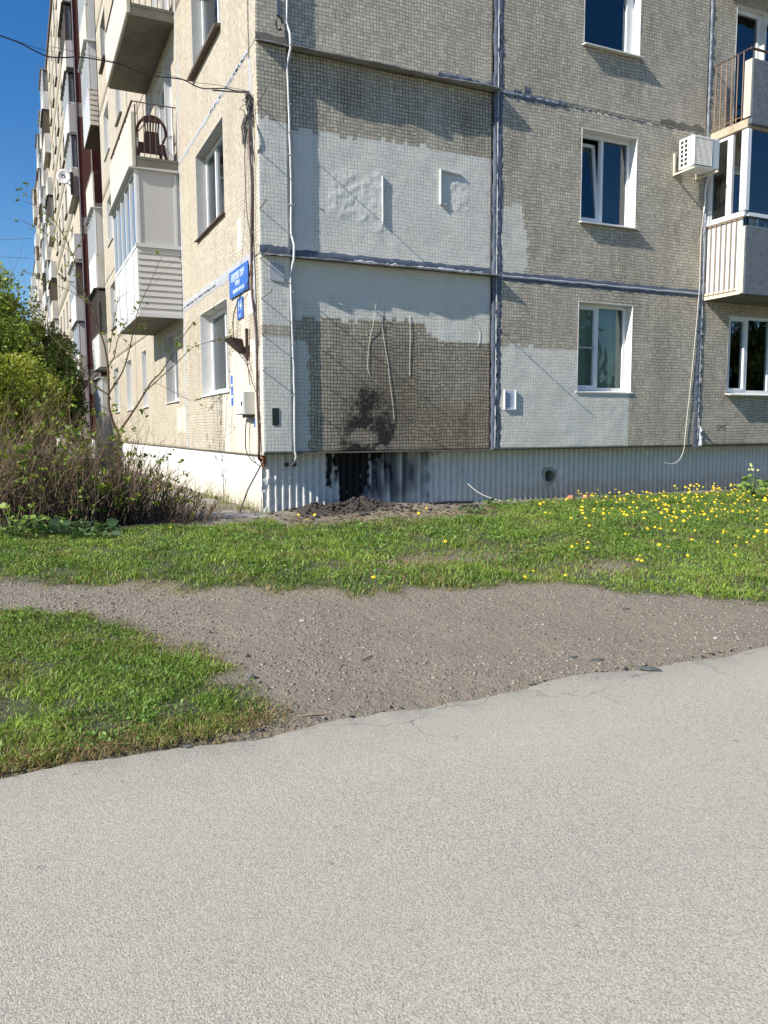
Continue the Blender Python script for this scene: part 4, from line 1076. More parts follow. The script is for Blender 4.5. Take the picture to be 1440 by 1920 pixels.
# white conduit running down the recess edge
pp = []
rr_ = random.Random(2)
for i in range(0, 47):
    z = 8.2-i*.18
    n = -.006+.005*rr_.uniform(-1, 1); u = .445+.012*math.sin(z*2.1)+.004*rr_.uniform(-1, 1)
    for kk in (1, 2):
        if abs(z-seam(kk)) < .16: n += .10; u += .015
    pp.append((u, n, z))
pp = [p for p in pp if p[2] > .05] + [(.452, -.01, .02), (.465, .012, -.05), (.462, -.05, -.11), (.45, -.13, -.16), (.43, -.20, -.175)]
C_ = empty('cable_conduit', (.44, 0, -.17)); tag(C_, 'white cable conduit running down the front wall beside the corner strip', 'pipe')
part(MB(wF).tube(pp, .017, 8), 'pipe', 'pipe_white', C_, smooth=True)
for z in (7.1, 6.3, 4.65, 4.0, 3.35, 2.2, 1.5, .8): part(MB(wF).box(.426, .475, -.068, .012, z-.008, z+.008), 'clip', 'pipe_white', C_)
for (u, z) in ((.40, -.17), (.52, -.17)):
    part(MB(wF).tube([(u, PN+.02, z), (u, PN+.055, z)], .03, 9), 'hole_collar', 'black_metal', C_)

# cables at the corner (long side, y 0.1 .. 0.5)
def cable(pts, r, mat, label, name='cable', T=wL, cat='cable', sides=6, group=None):
    # Catmull-Rom smoothing
    P = [np.array(p, float) for p in pts]; out = []
    for i in range(len(P)-1):
        p0, p1, p2, p3 = P[max(i-1, 0)], P[i], P[i+1], P[min(i+2, len(P)-1)]
        for t in np.linspace(0, 1, 6, endpoint=False):
            out.append(tuple(.5*((2*p1)+(-p0+p2)*t+(2*p0-5*p1+4*p2-p3)*t*t+(-p0+3*p1-3*p2+p3)*t**3)))
    out.append(tuple(P[-1]))
    return tag(MB(T).tube(out, r, sides).build(name, mat, smooth=True), label, cat, group)
cable([(.20, .03, 4.75), (.24, .04, 4.2), (.20, .03, 3.6), (.25, .035, 3.0), (.30, .03, 2.5), (.28, .04, 2.2), (.17, .03, 1.75), (.12, .03, 1.4), (.13, .035, .8), (.11, .03, .3), (.10, .035, .05), (.15, .03, -.06), (.21, -.02, -.11)], .017, 'cable_brown', 'thick dark cable bundle hanging down the building corner')
cable([(.17, .03, 4.7), (.13, .03, 4.3), (.12, .035, 3.5), (.16, .03, 2.9), (.11, .03, 2.2), (.10, .035, 1.5), (.155, .03, 1.0), (.14, .03, .4), (.12, .03, 0), (.20, -.02, -.09)], .008, 'cable_black', 'thin black cable running beside the thick bundle at the corner')
cable([(.30, .04, 4.55), (.42, .05, 4.15), (.45, .05, 3.9), (.40, .05, 3.3), (.30, .04, 3.0), (.27, .03, 2.75)], .006, 'cable_black', 'thin black cable bowing out from the corner above the street sign')
cable([(.30, .03, 2.7), (.36, .04, 2.45), (.55, .05, 2.3), (.95, .06, 2.18), (1.22, .06, 2.0), (1.30, .05, 1.75), (1.10, .08, 1.55), (.80, .10, 1.42), (.55, .06, 1.25), (.36, .04, 1.0), (.22, .03, .85)], .007, 'cable_black', 'black cable looping below the blue street sign to the rusty lamp')
cable([(.62, .06, .48), (.66, .07, .3), (.70, .06, .05), (.52, .05, -.08), (.32, .03, -.14)], .008, 'cable_black', 'dark cable hanging from the grey meter box to the plinth')
cable([(.5, .05, .47), (.52, .05, .2), (.55, .04, 0), (.42, .02, -.10)], .004, 'cable_brown', 'thin wire hanging under the grey meter box')
cable([(.05, .03, 4.55), (-.03, .10, 4.3), (-.02, .07, 4.05), (.06, .02, 3.85)], .006, 'cable_black', 'short cable loop sticking out at the corner edge')
# tangle of wires at the top bracket
tg = MB(wL); r3 = random.Random(9)
for i in range(16):
    q = [(.22+r3.gauss(0, .05), .05+abs(r3.gauss(0, .03)), 4.80-r3.uniform(0, .1))]
    for j in range(7): q.append((q[-1][0]+r3.gauss(0, .045), max(.01, .05+r3.gauss(0, .035)), 4.75-j*r3.uniform(.02, .09)))
    tg.tube(q, .0055, 4)
for i in range(5):
    u = .30+.05*i; zb_ = 4.25-.12*r3.random()
    tg.tube([(u, .04, 4.55), (u+.03, .06, 4.4), (u+.02, .06, zb_), (u-.03, .06, zb_-.03), (u-.05, .05, zb_+.1), (u-.04, .04, 4.5)], .0045, 4)
tag(tg.build('wire_tangle', 'cable_black'), 'tangled knot of black wires on the corner bracket', 'wires')
cable([(.24, .03, 4.80), (.30, .25, 4.80), (.32, .5, 4.785)], .010, 'steel_rod', 'short dark steel bracket carrying the overhead wire at the corner', name='wire_bracket', cat='bracket')
# overhead wires towards the left
ow = [hit(px, py, 1, .30) for px, py in ((468, 172), (440, 170), (425, 166), (405, 166), (382, 166), (364, 160), (345, 150), (322, 146), (300, 144), (268, 137), (230, 122), (190, 113), (150, 107), (118, 108), (90, 106), (65, 95), (40, 82), (15, 72))]
ow = [(float(p[1]), -float(p[0]), float(p[2])) for p in ow] + [(.3, 3.2, 5.0), (.3, 4.5, 5.25), (.3, 8, 5.9)]
cable(ow, .008, 'cable_black', 'thick black overhead cable sagging from the corner to the left')
ow2 = [hit(px, py, 1, .32) for px, py in ((462, 170), (410, 160), (360, 153), (300, 136), (200, 112), (100, 88), (0, 66))]
ow2 = [(float(p[1]), -float(p[0]), float(p[2])) for p in ow2] + [(.3, 8, 6.0)]
cable(ow2, .003, 'cable_black', 'thin straight support wire above the sagging black cable')
for (pa, pb, i) in (((-20, 451), (58, 447), 'upper'), ((-20, 481), (56, 484), 'lower')):
    a_, b_ = hit(*pa, 1, 70.), hit(*pb, 1, 84.)
    tag(MB().tube([tuple(a_+(a_-b_)*2), tuple(a_), tuple(b_)], .02, 4).build('overhead_wire', 'cable_black'), 'thin %s wire crossing the blue sky to the far end of the block' % i, 'wire')

# text helper
def text_part(body, size, T, u, n, z, mat, root, name='lettering', width=None, flip=False):
    cu = bpy.data.curves.new('lettering', 'FONT'); cu.body = body; cu.size = size; cu.align_x = 'CENTER'; cu.align_y = 'CENTER'; cu.extrude = .001
    o = bpy.data.objects.new('tmp', cu); COL.objects.link(o)
    bpy.context.view_layer.update()
    me = bpy.data.meshes.new_from_object(o.evaluated_get(bpy.context.evaluated_depsgraph_get()))
    bpy.data.objects.remove(o, do_unlink=True)
    co = np.zeros(len(me.vertices)*3, np.float32); me.vertices.foreach_get('co', co); co = co.reshape(-1, 3)
    if len(co) == 0: return None
    sx = 1.0 if width is None else width/max(1e-6, np.ptp(co[:, 0]))
    uu = u - co[:, 0]*sx if flip else u + co[:, 0]*sx
    x, y, z_ = T(uu, n+co[:, 2], z+co[:, 1])
    W_ = np.stack([np.broadcast_to(x, uu.shape), np.broadcast_to(y, uu.shape), np.broadcast_to(z_, uu.shape)], -1)
    me.vertices.foreach_set('co', W_.astype(np.float32).ravel()); me.update()
    return rel(obj(name, me, mat, root), root)
# street sign: long side faces -x, text reads towards the viewer's right = towards smaller y
SG = empty('street_sign', (0, 1.02, 2.30)); tag(SG, 'blue street name sign with white lettering on the long wall', 'sign')
part(MB(wL).box(.52, 1.55, .012, .030, 2.29, 2.68), 'plate', 'sign_blue', SG, bevel=.004)
text_part('БУДАПЕШТСКАЯ', .14, wL, 1.06, .031, 2.565, 'sign_white', SG, width=.72, flip=True)
text_part('УЛИЦА', .10, wL, 1.06, .031, 2.46, 'sign_white', SG, width=.26, flip=True)
text_part('BUDAPESHTSKAYA STR', .075, wL, 1.02, .031, 2.36, 'sign_white', SG, width=.62, flip=True)
SG2 = empty('house_number_sign', (0, 1.0, 1.95)); tag(SG2, 'small blue house number plate below the street sign', 'sign')
part(MB(wL).box(.84, 1.16, .008, .022, 1.94, 2.24), 'plate', 'sign_blue', SG2, bevel=.003)
text_part('14', .2, wL, 1.0, .023, 2.12, 'sign_white', SG2, width=.17, flip=True)
text_part('к.1', .07, wL, 1.0, .023, 1.99, 'sign_white', SG2, width=.08, flip=True)
wall_thing(MB(wL).box(.36, .58, .003, .006, 1.95, 2.26), 'paper_notice', 'sign_white', 'pale notice pasted right of the small house number plate', 'notice')
tp = empty('sticker_strip', (0, 1.64, .70)); tag(tp, 'narrow vertical blue sticker strip below the ground-floor corner window', 'sticker')
part(MB(wL).box(1.585, 1.70, .002, .005, .70, 1.16), 'strip', 'tape_blue', tp)
for i in range(5): part(MB(wL).box(1.60, 1.685, .005, .0065, .73+i*.088, .79+i*.088-.02), 'print_mark', 'sign_white' if i % 2 else 'tape_blue', tp)
# meter box
MX = empty('meter_box', (-.1, .58, .53)); tag(MX, 'grey metal meter cabinet on the long wall near the corner', 'box')
part(MB(wL).box(.38, .80, .0, .16, .54, .86), 'cabinet', 'box_grey', MX, bevel=.006)
part(MB(wL).box(.39, .79, .158, .172, .55, .85), 'door', 'sheet_white', MX, bevel=.004)
part(MB(wL).box(.42, .45, .17, .185, .66, .72), 'latch', 'black_metal', MX)
part(MB(wL).box(.40, .62, .03, .12, .495, .54), 'cable_gland', 'black_metal', MX)
wall_thing(MB(wL).box(.36, .44, .003, .006, .36, .49), 'sticker', 'sign_blue', 'tiny blue sticker under the grey meter cabinet', 'sticker')
# rusty lamp
LP = empty('wall_lamp', (-.1, .72, 1.45)); tag(LP, 'rusty brown broken floodlight housing on the corner wall', 'lamp')
part(MB(wL).hexa([(.62, .05, 1.40), (.80, .05, 1.40), (.84, .12, 1.44), (.58, .12, 1.44), (.58, .10, 1.60), (.86, .10, 1.60), (.92, .30, 1.62), (.52, .30, 1.62)]), 'housing', 'rust_dark', LP, bevel=.006)
part(MB(wL).box(.57, .60, .02, .06, 1.30, 1.75), 'bracket', 'rust_dark', LP)
part(MB(wL).tube([(.585, .04, 1.30), (.56, .03, 1.1), (.55, .02, .95)], .006, 5), 'rod', 'rust_dark', LP)
# notices on the front
wall_thing(MB(wF).box(.13, .225, .004, .010, .385, .62), 'notice_plate', 'plate_green', 'small dark green notice plate on the corner strip', 'notice')
PB = empty('notice_holder', (4.0, 0, .62)); tag(PB, 'bluish paper notice in a white frame right of the vertical joint', 'notice')
part(MB(wF).box(3.915, 4.105, .004, .010, .635, .915), 'paper', 'paper', PB)
for b_ in ((3.90, 3.915, .625, .925), (4.105, 4.12, .625, .925)): part(MB(wF).box(b_[0], b_[1], .003, .03, b_[2], b_[3]), 'frame_bar', 'white_plastic', PB)
part(MB(wF).box(3.915, 4.105, .003, .025, .62, .634), 'frame_bar', 'white_plastic', PB)
for i in range(5): part(MB(wF).box(3.94, 4.05+.03*(i % 2), .0101, .0106, .86-i*.045, .868-i*.045), 'print_line', 'chip_grey', PB)
# raised old frames on the upper recessed panel
FR = empty('old_board_remains', (2.7, REC, 3.6)); tag(FR, 'remains of a thin painted-over board frame on the upper grey patch', 'frame')
n_ = -REC
part(MB(wF).box(2.78, 2.80, n_+.001, n_+.035, 3.63, 4.13), 'frame_bar', 'pipe_white', FR)
part(MB(wF).hexa([(2.80, n_+.001, 4.11), (3.15, n_+.001, 4.085), (3.15, n_+.03, 4.085), (2.80, n_+.035, 4.11), (2.80, n_+.001, 4.135), (3.15, n_+.001, 4.105), (3.15, n_+.03, 4.105), (2.80, n_+.035, 4.135)]), 'frame_bar', 'pipe_white', FR)
part(MB(wF).box(2.80, 2.90, n_+.001, n_+.025, 3.63, 3.65), 'frame_bar', 'pipe_white', FR)
FR = empty('frame_strip', (1.8, REC, 3.2)); tag(FR, 'single vertical painted-over strip beside the rough rendered patch', 'frame')
part(MB(wF).box(1.84, 1.855, n_+.001, n_+.03, 3.25, 3.92), 'bar', 'pipe_white', FR)
FR = empty('painted_card', (.2, 0, 2.3)); tag(FR, 'square painted-over card at the top of the corner strip', 'card')
part(MB(wF).hexa([(.13, .002, 2.34), (.33, .002, 2.31), (.33, .016, 2.31), (.13, .01, 2.34), (.13, .002, 2.57), (.33, .002, 2.54), (.33, .012, 2.54), (.13, .008, 2.57)]), 'sheet', 'sealant_light', FR)
# loose white wires on the burnt wall
n_ = -REC+.008
cable([(1.80, n_+.05, 2.62), (1.79, n_+.02, 2.45), (1.74, n_+.02, 2.2), (1.68, n_+.02, 1.85), (1.63, n_, 1.6), (1.60, n_, 1.3), (1.62, n_, 1.12), (1.75, n_, 1.0), (1.90, n_, .9)], .0026, 'cable_white', 'loose white wire hanging from the seam above the soot mark', T=wF)
cable([(1.83, n_, 1.85), (1.86, n_, 1.6), (1.92, n_, 1.3), (1.955, n_, 1.0), (1.99, n_, .75), (2.02, n_, .45)], .0026, 'cable_white', 'straight white wire running down above the soot mark', T=wF)
cable([(2.92, n_+.05, 2.60), (2.96, n_+.02, 2.45), (3.05, n_+.03, 2.25), (3.2, n_+.02, 2.18), (3.36, n_, 2.0), (3.48, n_, 1.85), (3.49, n_, 1.7), (3.46, n_, 1.6)], .0026, 'cable_white', 'curved white wire hanging at the upper right of the recessed panel', T=wF)
cable([(2.28, n_, 2.0), (2.29, n_, 1.7), (2.28, n_, 1.35), (2.28, n_, 1.1)], .0026, 'cable_white', 'short vertical white wire right of the soot mark', T=wF)
cable([(3.05, PN+.05, -.05), (3.14, PN+.06, -.2), (3.2, PN+.06, -.33), (3.3, PN+.10, -.48), (3.5, PN+.22, -.68), (3.75, PN+.35, -.79), (3.95, PN+.42, -.80)], .007, 'cable_white', 'frayed pale wire hanging from the plinth edge to the grass', T=wF)
wc = [(7.93, .09, 4.2), (7.93, .03, 3.6), (7.95, .02, 2.9), (7.92, .035, 2.6), (7.88, .02, 1.8), (7.80, .02, .9), (7.74, .02, .3), (7.72, .02, 0.0), (7.70, .01, -.12), (7.62, .0, -.25), (7.48, -.02, -.31), (7.32, -.03, -.29)]
cable(wc, .005, 'cable_white', 'cream cable running down beside the right joint and curling over the plinth', T=wF)
# bracket with wires high on the corner strip
KB = empty('cable_bracket', (.3, 0, 5.9)); tag(KB, 'small bracket with a coil of wire high on the corner strip', 'bracket')
part(MB(wF).box(.30, .335, .003, .02, 5.72, 5.95), 'bracket', 'sealant', KB)
cl = MB(wF)
for j in range(3): cl.tube([(.31+.045*math.cos(a)+.006*j, .03+.006*j, 5.64+.09*math.sin(a)-.01*j) for a in np.linspace(0, 6.0, 14)], .006, 4)
part(cl, 'wire_coil', 'cable_black', KB)
# steel rod leaning on the plinth corner
g0 = (-.30, .22, float(gz(-.3, .22))-.02)
g0 = (-.28, .33, -.86)
tag(MB().tube([g0, (-.16, .26, -.5), (.035, .135, -.10)], .012, 6).build('steel_rod', 'steel_rod'), 'thin rusty steel rod leaning against the plinth corner', 'rod')
for (z, L_, x_, lab) in ((4.58, .42, .012, 'top steel hook sticking out at the front corner under the wire tangle'), (3.98, .10, .02, 'short added shadow-casting hook on the corner strip halfway up the upper panel'), (2.60, .48, .012, 'long added shadow-casting hook at the front corner just below the seam'), (2.08, .50, .012, 'bent added shadow-casting hook at the front corner beside the house number'), (3.25, .30, .012, 'added shadow-casting hook at the front corner level with the upper window'), (1.60, .16, .015, 'small added shadow-casting hook on the corner strip above the green plate'), (1.12, .14, .015, 'lower added shadow-casting hook on the corner strip near the green plate'), (1.86, .34, 3.80, 'added shadow-casting hook beside the long vertical joint above the paper notice')):
    tag(MB(wF).tube([(x_, -.03, z), (x_-.004, L_*.6, z+.012), (x_-.008, L_, z+.02), (x_-.008, L_+.01, z+.045)], .007, 6).build('shadow_hook', 'steel_rod'), lab, 'hook')  # all but the top one added to cast diagonal shadow streaks on the wall
# satellite dish on the far section
D = empty('satellite_dish', (-.60, 27.4, 11.2)); tag(D, 'white satellite dish with blue and red emblem on a far balcony', 'satellite dish')
dc = Vector(hit(119.5, 331, 1, 27.3)); nrm = (Vector(CAM_P)-dc).normalized()
nrm = Vector((nrm.x*.9-.25, nrm.y, nrm.z+.25)).normalized(); e1 = nrm.cross(Vector((0, 0, 1))).normalized(); e2 = e1.cross(nrm).normalized()
dm_ = MB(); ring_prev = None; NS = 20
c0 = dm_.vert(*(dc-nrm*.05))
for ri in range(1, 5):
    rr = .285*ri/4; row = [dm_.vert(*(dc+e1*rr*math.cos(2*math.pi*k/NS)+e2*rr*1.08*math.sin(2*math.pi*k/NS)+nrm*(-.05+.06*(ri/4)**2))) for k in range(NS)]
    for k in range(NS):
        k2 = (k+1) % NS
        dm_.f.append((c0, row[k], row[k2]) if ring_prev is None else (ring_prev[k], ring_prev[k2], row[k2], row[k]))
    ring_prev = row
o = dm_.build('dish', 'dish_white', D, smooth=True, fix=False); o.modifiers.new('t', 'SOLIDIFY').thickness = .012; rel(o, D)
def dpt(a, b, h=.02): return tuple(dc+e1*a+e2*b+nrm*h)
part(MB().quad(dpt(.13, .12, .0), dpt(.02, .07, -.02), dpt(-.06, -.02, -.02), dpt(.0, .0, -.02), dpt(.06, .04, -.015)), 'emblem', 'dish_blue', D, fix=False)
part(MB().quad(dpt(-.03, -.06, -.01), dpt(-.11, -.08, .0), dpt(-.18, -.15, .01), dpt(-.10, -.12, .0)), 'emblem', 'dish_red', D, fix=False)
part(MB().quad(dpt(.16, -.15, .012), dpt(-.14, -.19, .012), dpt(-.14, -.20, .012), dpt(.16, -.16, .012)), 'print_line', 'sheet_grey', D, fix=False)
part(MB().tube([dpt(0, -.30, -.02), dpt(-.1, -.42, .15), dpt(-.02, -.36, .38)], .012, 5).tube([dpt(0, -.2, -.04), dpt(-.2, -.3, -.1), tuple(Vector((-.30, 27.75, dc.z-.35)))], .018, 5), 'arm', 'black_metal', D)
part(MB().box(-.35, -.22, 27.70, 27.80, float(dc.z)-.6, float(dc.z)+.35), 'mount', 'black_metal', D)
# plastic chair on the open balcony
CH = empty('plastic_chair', (-.45, 5.75, bz(2))); tag(CH, 'brown plastic garden chair on the open balcony', 'chair')
zc_ = bz(2)+.003
def chair_T(u, n, z):   # u across, n forward (away from the camera), z up
    return (-.43+u, 5.62+n, zc_+z)
def cp(mb, name): return part(mb, name, 'chair_brown', CH, smooth=False)
for su in (-1, 1):
    cp(MB(chair_T).hexa([(su*.29-.02, -.03, 0), (su*.29+.02, -.03, 0), (su*.29+.02, .02, 0), (su*.29-.02, .02, 0), (su*.21-.035, .03, .42), (su*.21+.035, .03, .42), (su*.21+.035, .09, .42), (su*.21-.035, .09, .42)]), 'leg')
    cp(MB(chair_T).hexa([(su*.28-.02, .46, 0), (su*.28+.02, .46, 0), (su*.28+.02, .51, 0), (su*.28-.02, .51, 0), (su*.22-.03, .40, .42), (su*.22+.03, .40, .42), (su*.22+.03, .46, .42), (su*.22-.03, .46, .42)]), 'leg')
    cp(MB(chair_T).tube([(su*.275, .0, .62), (su*.30, .2, .64), (su*.30, .42, .63), (su*.265, .47, .55), (su*.24, .46, .42)], .022, 6), 'armrest')
st_ = MB(chair_T)
for i in range(7): st_.box(-.22+i*.064, -.22+i*.064+.048, .06, .46, .40+.01*(i in (0, 6)), .43)
st_.box(-.22, .21, .06, .12, .405, .425).box(-.22, .21, .40, .46, .405, .425).box(-.22, .21, .24, .28, .405, .425)
cp(st_, 'seat')
bk = MB(chair_T)
arc = [(.275*math.cos(a), .04-.10*math.sin(a), .58+.30*math.sin(a)) for a in np.linspace(0, math.pi, 15)]
bk.tube(arc, .028, 6)
bk.hexa([(-.15, .05, .42), (.15, .05, .42), (.15, .075, .42), (-.15, .075, .42), (-.13, .0, .62), (.13, .0, .62), (.13, .02, .62), (-.13, .02, .62)])
for i in range(6):
    u = -.115+i*.046; bk.hexa([(u-.012, -.0, .61), (u+.012, 0, .61), (u+.012, .018, .61), (u-.012, .018, .61), (u*1.15-.014, -.06, .79), (u*1.15+.014, -.06, .79), (u*1.15+.014, -.04, .79), (u*1.15-.014, -.04, .79)])
bk.hexa([(-.19, -.075, .775), (.19, -.075, .775), (.19, -.03, .775), (-.19, -.03, .775), (-.17, -.085, .84), (.17, -.085, .84), (.17, -.04, .84), (-.17, -.04, .84)])
cp(bk, 'backrest')
cp(MB(chair_T).box(-.225, .225, .02, .05, .22, .41), 'skirt')
# faint scrawl on the far right wall
SW = empty('wall_scrawl', (8.5, 0, .3)); tag(SW, 'faint scrawled letters on the tiles under the right window', 'graffiti')
text_part('SMS', .15, wF, 8.62, .0105, .32, 'scrawl', SW, width=.24)

# ================================================================== GROUND THINGS
def stone_mesh(r, seed, flat=.6):
    bm = bmesh.new(); bmesh.ops.create_icosphere(bm, subdivisions=1, radius=r); q = random.Random(seed)
    for v in bm.verts: v.co *= q.uniform(.7, 1.25); v.co.z *= flat
    me = bpy.data.meshes.new('stone'); bm.to_mesh(me); bm.free(); return me
def gpos(px, py, z=-1.15):
    p = hit(px, py, 2, z)
    for _ in range(6):
        p = hit(px, py, 2, float(gz(p[0], p[1])) if p[1] > -6.75 else Z0+.004)
    return p
# half bricks by the plinth
for (px, py, L_, rot, lab) in ((1058, 934, .07, .4, 'small upright piece of red brick below the round plinth vent'), (1087, 932, .11, .1, 'broken red brick lying flat right of the plinth vent')):
    p = gpos(px, py); p[1] = min(p[1], -.02)
    zz = float(gz(p[0], p[1]))
    m = MB().hexa([(-L_/2, -.05, 0), (L_/2, -.05, 0), (L_/2*.9, .05, 0), (-L_/2, .05, 0), (-L_/2, -.05, .06), (L_/2*.85, -.045, .065), (L_/2*.8, .04, .055), (-L_/2, .05, .06)])
    o = m.build('brick_fragment', 'brick_red', bevel=.006); o.location = (p[0], p[1], zz); o.rotation_euler = (0, .05, rot)
    tag(o, lab, 'brick')
# chips and stones one can point at
spec = [(1217, 1256, .085, 'chip', 'largest dark slate chip lying on the edge of the asphalt', 1.7), (1120, 1238, .05, 'chip', 'dark slate chip lying on the dirt near the asphalt edge', 1.6), (1074, 1232, .04, 'chip', 'thin dark flake on the dirt left of the slate chips', 1.7),
        (1172, 1142, .045, 'chip', 'small dark flake high on the dirt strip at the right', 1.6), (133, 1150, .030, 'pale', 'bright white pebble on the left end of the dirt path', 1.3), (393, 1187, .030, 'dark', 'dark stone on the dirt above the foreground grass', 1.1), (472, 1272, .045, 'dark', 'dark lump of stone at the tip of the foreground grass', 1.3),
        (607, 1224, .025, 'dark', 'dark stone in the middle of the gravel', 1.1), (463, 1231, .028, 'dark', 'grey stone beside the foreground grass edge', 1.3), (566, 1166, .028, 'pale', 'pale grey stone in the upper gravel', 1.3), (352, 1400, .035, 'chip', 'dark chip against the foreground kerbless asphalt edge', 1.5), (1343, 1198, .02, 'pale', 'small pale pebble at the right end of the dirt', 1.2)]
for i, (px, py, r_, mt, lab, el) in enumerate(spec):
    p = gpos(px, py); zz = (float(gz(p[0], p[1])) if p[1] > -6.74 else Z0+.004)
    me = stone_mesh(r_, 40+i, .16 if mt == 'chip' else .6)
    o = obj('stone' if mt != 'chip' else 'slate_chip', me, {'chip': 'chip_grey', 'dark': 'stone_dark', 'pale': 'stone_pale'}[mt])
    o.location = (p[0], p[1], zz+r_*(.10 if mt == 'chip' else .25)); o.scale = (el*.62, .55, .8); o.rotation_euler = (0, 0, -.5+.3*math.sin(i*7)); tag(o, lab, 'stone')
for i, (px, py, L_, a, lab) in enumerate(((690, 1236, .12, .5, 'dark twig lying on the gravel'), (585, 1343, .16, -.25, 'pale dry stalk lying at the asphalt edge'), (75, 1630, .028, .8, 'tiny dark twig on the asphalt at the left'), (186, 1640, .024, 1.2, 'second tiny twig on the asphalt at the left'), (985, 946, .3, .1, 'pale stick lying in the weeds by the plinth'))):
    p = gpos(px, py); zz = (float(gz(p[0], p[1])) if p[1] > -6.74 else Z0+.005)+.006
    ca, sa = math.cos(a), math.sin(a)
    o = MB().tube([(-ca*L_/2, -sa*L_/2, 0), (0, 0, .006), (ca*L_*.2, sa*L_*.25, .004), (ca*L_/2, sa*L_/2, 0)], [L_*.035, L_*.04, L_*.035, L_*.015], 5).build('twig', 'twig' if i in (1, 4) else 'bark')
    o.location = (p[0], p[1], zz); tag(o, lab, 'twig')
# black pipe on the soil
p = hit(830, 945, 2, -.80)
o = MB().tube([(2.45, -.22, -.785), (2.8, -.20, -.778), (3.2, -.23, -.79)], .022, 7).build('soil_pipe', 'black_metal'); tag(o, 'black charred pipe lying on the soil by the plinth', 'pipe')

# gravel on the dirt strip
def scatter(n, x0, x1, y0, y1, seed):
    r = np.random.default_rng(seed); return r.uniform(x0, x1, n), r.uniform(y0, y1, n), r
def in_view(x, y, z, mx=.06):
    d = np.stack([x, y, z], -1)-CAM_P; f = d@FW; u = d@RT/f*F_PX/720; v = d@UP/f*F_PX/960
    return (f > .3) & (np.abs(u) < 1+mx*4) & (np.abs(v) < 1+mx*4)
ico = stone_mesh(1.0, 1, .7); iv = np.array([v.co[:] for v in ico.vertices]); itf = np.array([f.vertices[:] for f in ico.polygons])
def instances(P, S, rot, base_v, base_f, name, mat, squash=None):
    c, s = np.cos(rot), np.sin(rot); n = len(P)
    b = base_v[None]*S[:, None, None] if S.ndim == 1 else base_v[None]*S[:, None, :]
    x = b[..., 0]*c[:, None]-b[..., 1]*s[:, None]; y = b[..., 0]*s[:, None]+b[..., 1]*c[:, None]
    V = np.stack([x, y, b[..., 2]], -1)+P[:, None, :]
    Fq = (base_f[None]+(np.arange(n)*len(base_v))[:, None, None]).reshape(-1, base_f.shape[1])
    return np_mesh(name, V.reshape(-1, 3), Fq)
x, y, r = scatter(64000, -4.6, 5.5, -6.72, -2.7, 301)
keep = (grass_w(x, y) < .25) & in_view(x, y, gz(x, y)) & (vnoise(x, y, .5, 302)+r.uniform(-.7, .9, len(x)) > 0)
x, y = x[keep], y[keep]; S = .0025+.0095*r.random(len(x))**3.5
P = np.stack([x, y, gz(x, y)+S*.2], -1)
SS = np.stack([S*r.uniform(.8, 1.7, len(S)), S, S*r.uniform(.5, .9, len(S))], -1)
me = instances(P, SS, r.uniform(0, 6.28, len(x)), iv, itf, 'gravel', None)
t = NT('gravel'); at = t.n('ShaderNodeAttribute', attribute_name='col'); t.pbsdf(at.outputs['Color'], .9)
g = .13+.20*r.random(len(x))**1.6; C = np.stack([g, g*.87, g*.72, np.ones_like(g)], -1)
set_col(me, 'col', np.repeat(C, len(iv), 0))
o = obj('gravel', me, 'gravel'); kind(o, 'stuff'); o['label'] = 'loose grey gravel scattered over the dirt strip'; o['category'] = 'gravel'
# dark clods on the soil heap
x, y, r = scatter(2600, .05, 3.4, -.85, -.02, 303)
keep = r.random(len(x)) < np.exp(-((x-1.2)/.7)**2-((y+.2)/.3)**2)+.12; x, y = x[keep], y[keep]
S = .006+.035*r.random(len(x))**5; P = np.stack([x, y, gz(x, y)+S*.3], -1)
me = instances(P, S, r.uniform(0, 6.28, len(x)), iv, itf, 'soil_clods', None); me.materials.append(MAT['soil_clod'])
o = obj('soil_clods', me, 'soil_clod'); kind(o, 'stuff'); o['label'] = 'dark crumbly soil clods heaped against the plinth'; o['category'] = 'soil'

# ================================================================== GRASS
def blades(x, y, h, w_, lean, col, seed, zoff=0.0, z=None):
    r = np.random.default_rng(seed); n = len(x); z = (gz(x, y) if z is None else z)+zoff
    a = r.uniform(0, 2*np.pi, n); ca, sa = np.cos(a), np.sin(a)
    la = r.uniform(0, 2*np.pi, n); lx, ly = np.cos(la)*lean, np.sin(la)*lean
    B0 = np.stack([x, y, z-.004], -1); side = np.stack([ca*w_, sa*w_, np.zeros(n)], -1)
    mid = B0+np.stack([lx*.35*h, ly*.35*h, h*.6], -1); tip = B0+np.stack([lx*h, ly*h, h*np.sqrt(np.clip(1-.42*lean**2, .12, 1))], -1)
    V = np.stack([B0-side, B0+side, mid+side*.8, mid-side*.8, tip], 1).reshape(-1, 3)
    i = np.arange(n)*5
    T3 = np.concatenate([np.stack([i, i+1, i+2], -1), np.stack([i, i+2, i+3], -1), np.stack([i+3, i+2, i+4], -1)])
    return V, T3, np.repeat(np.concatenate([col, np.ones((n, 1))], -1), 5, 0)
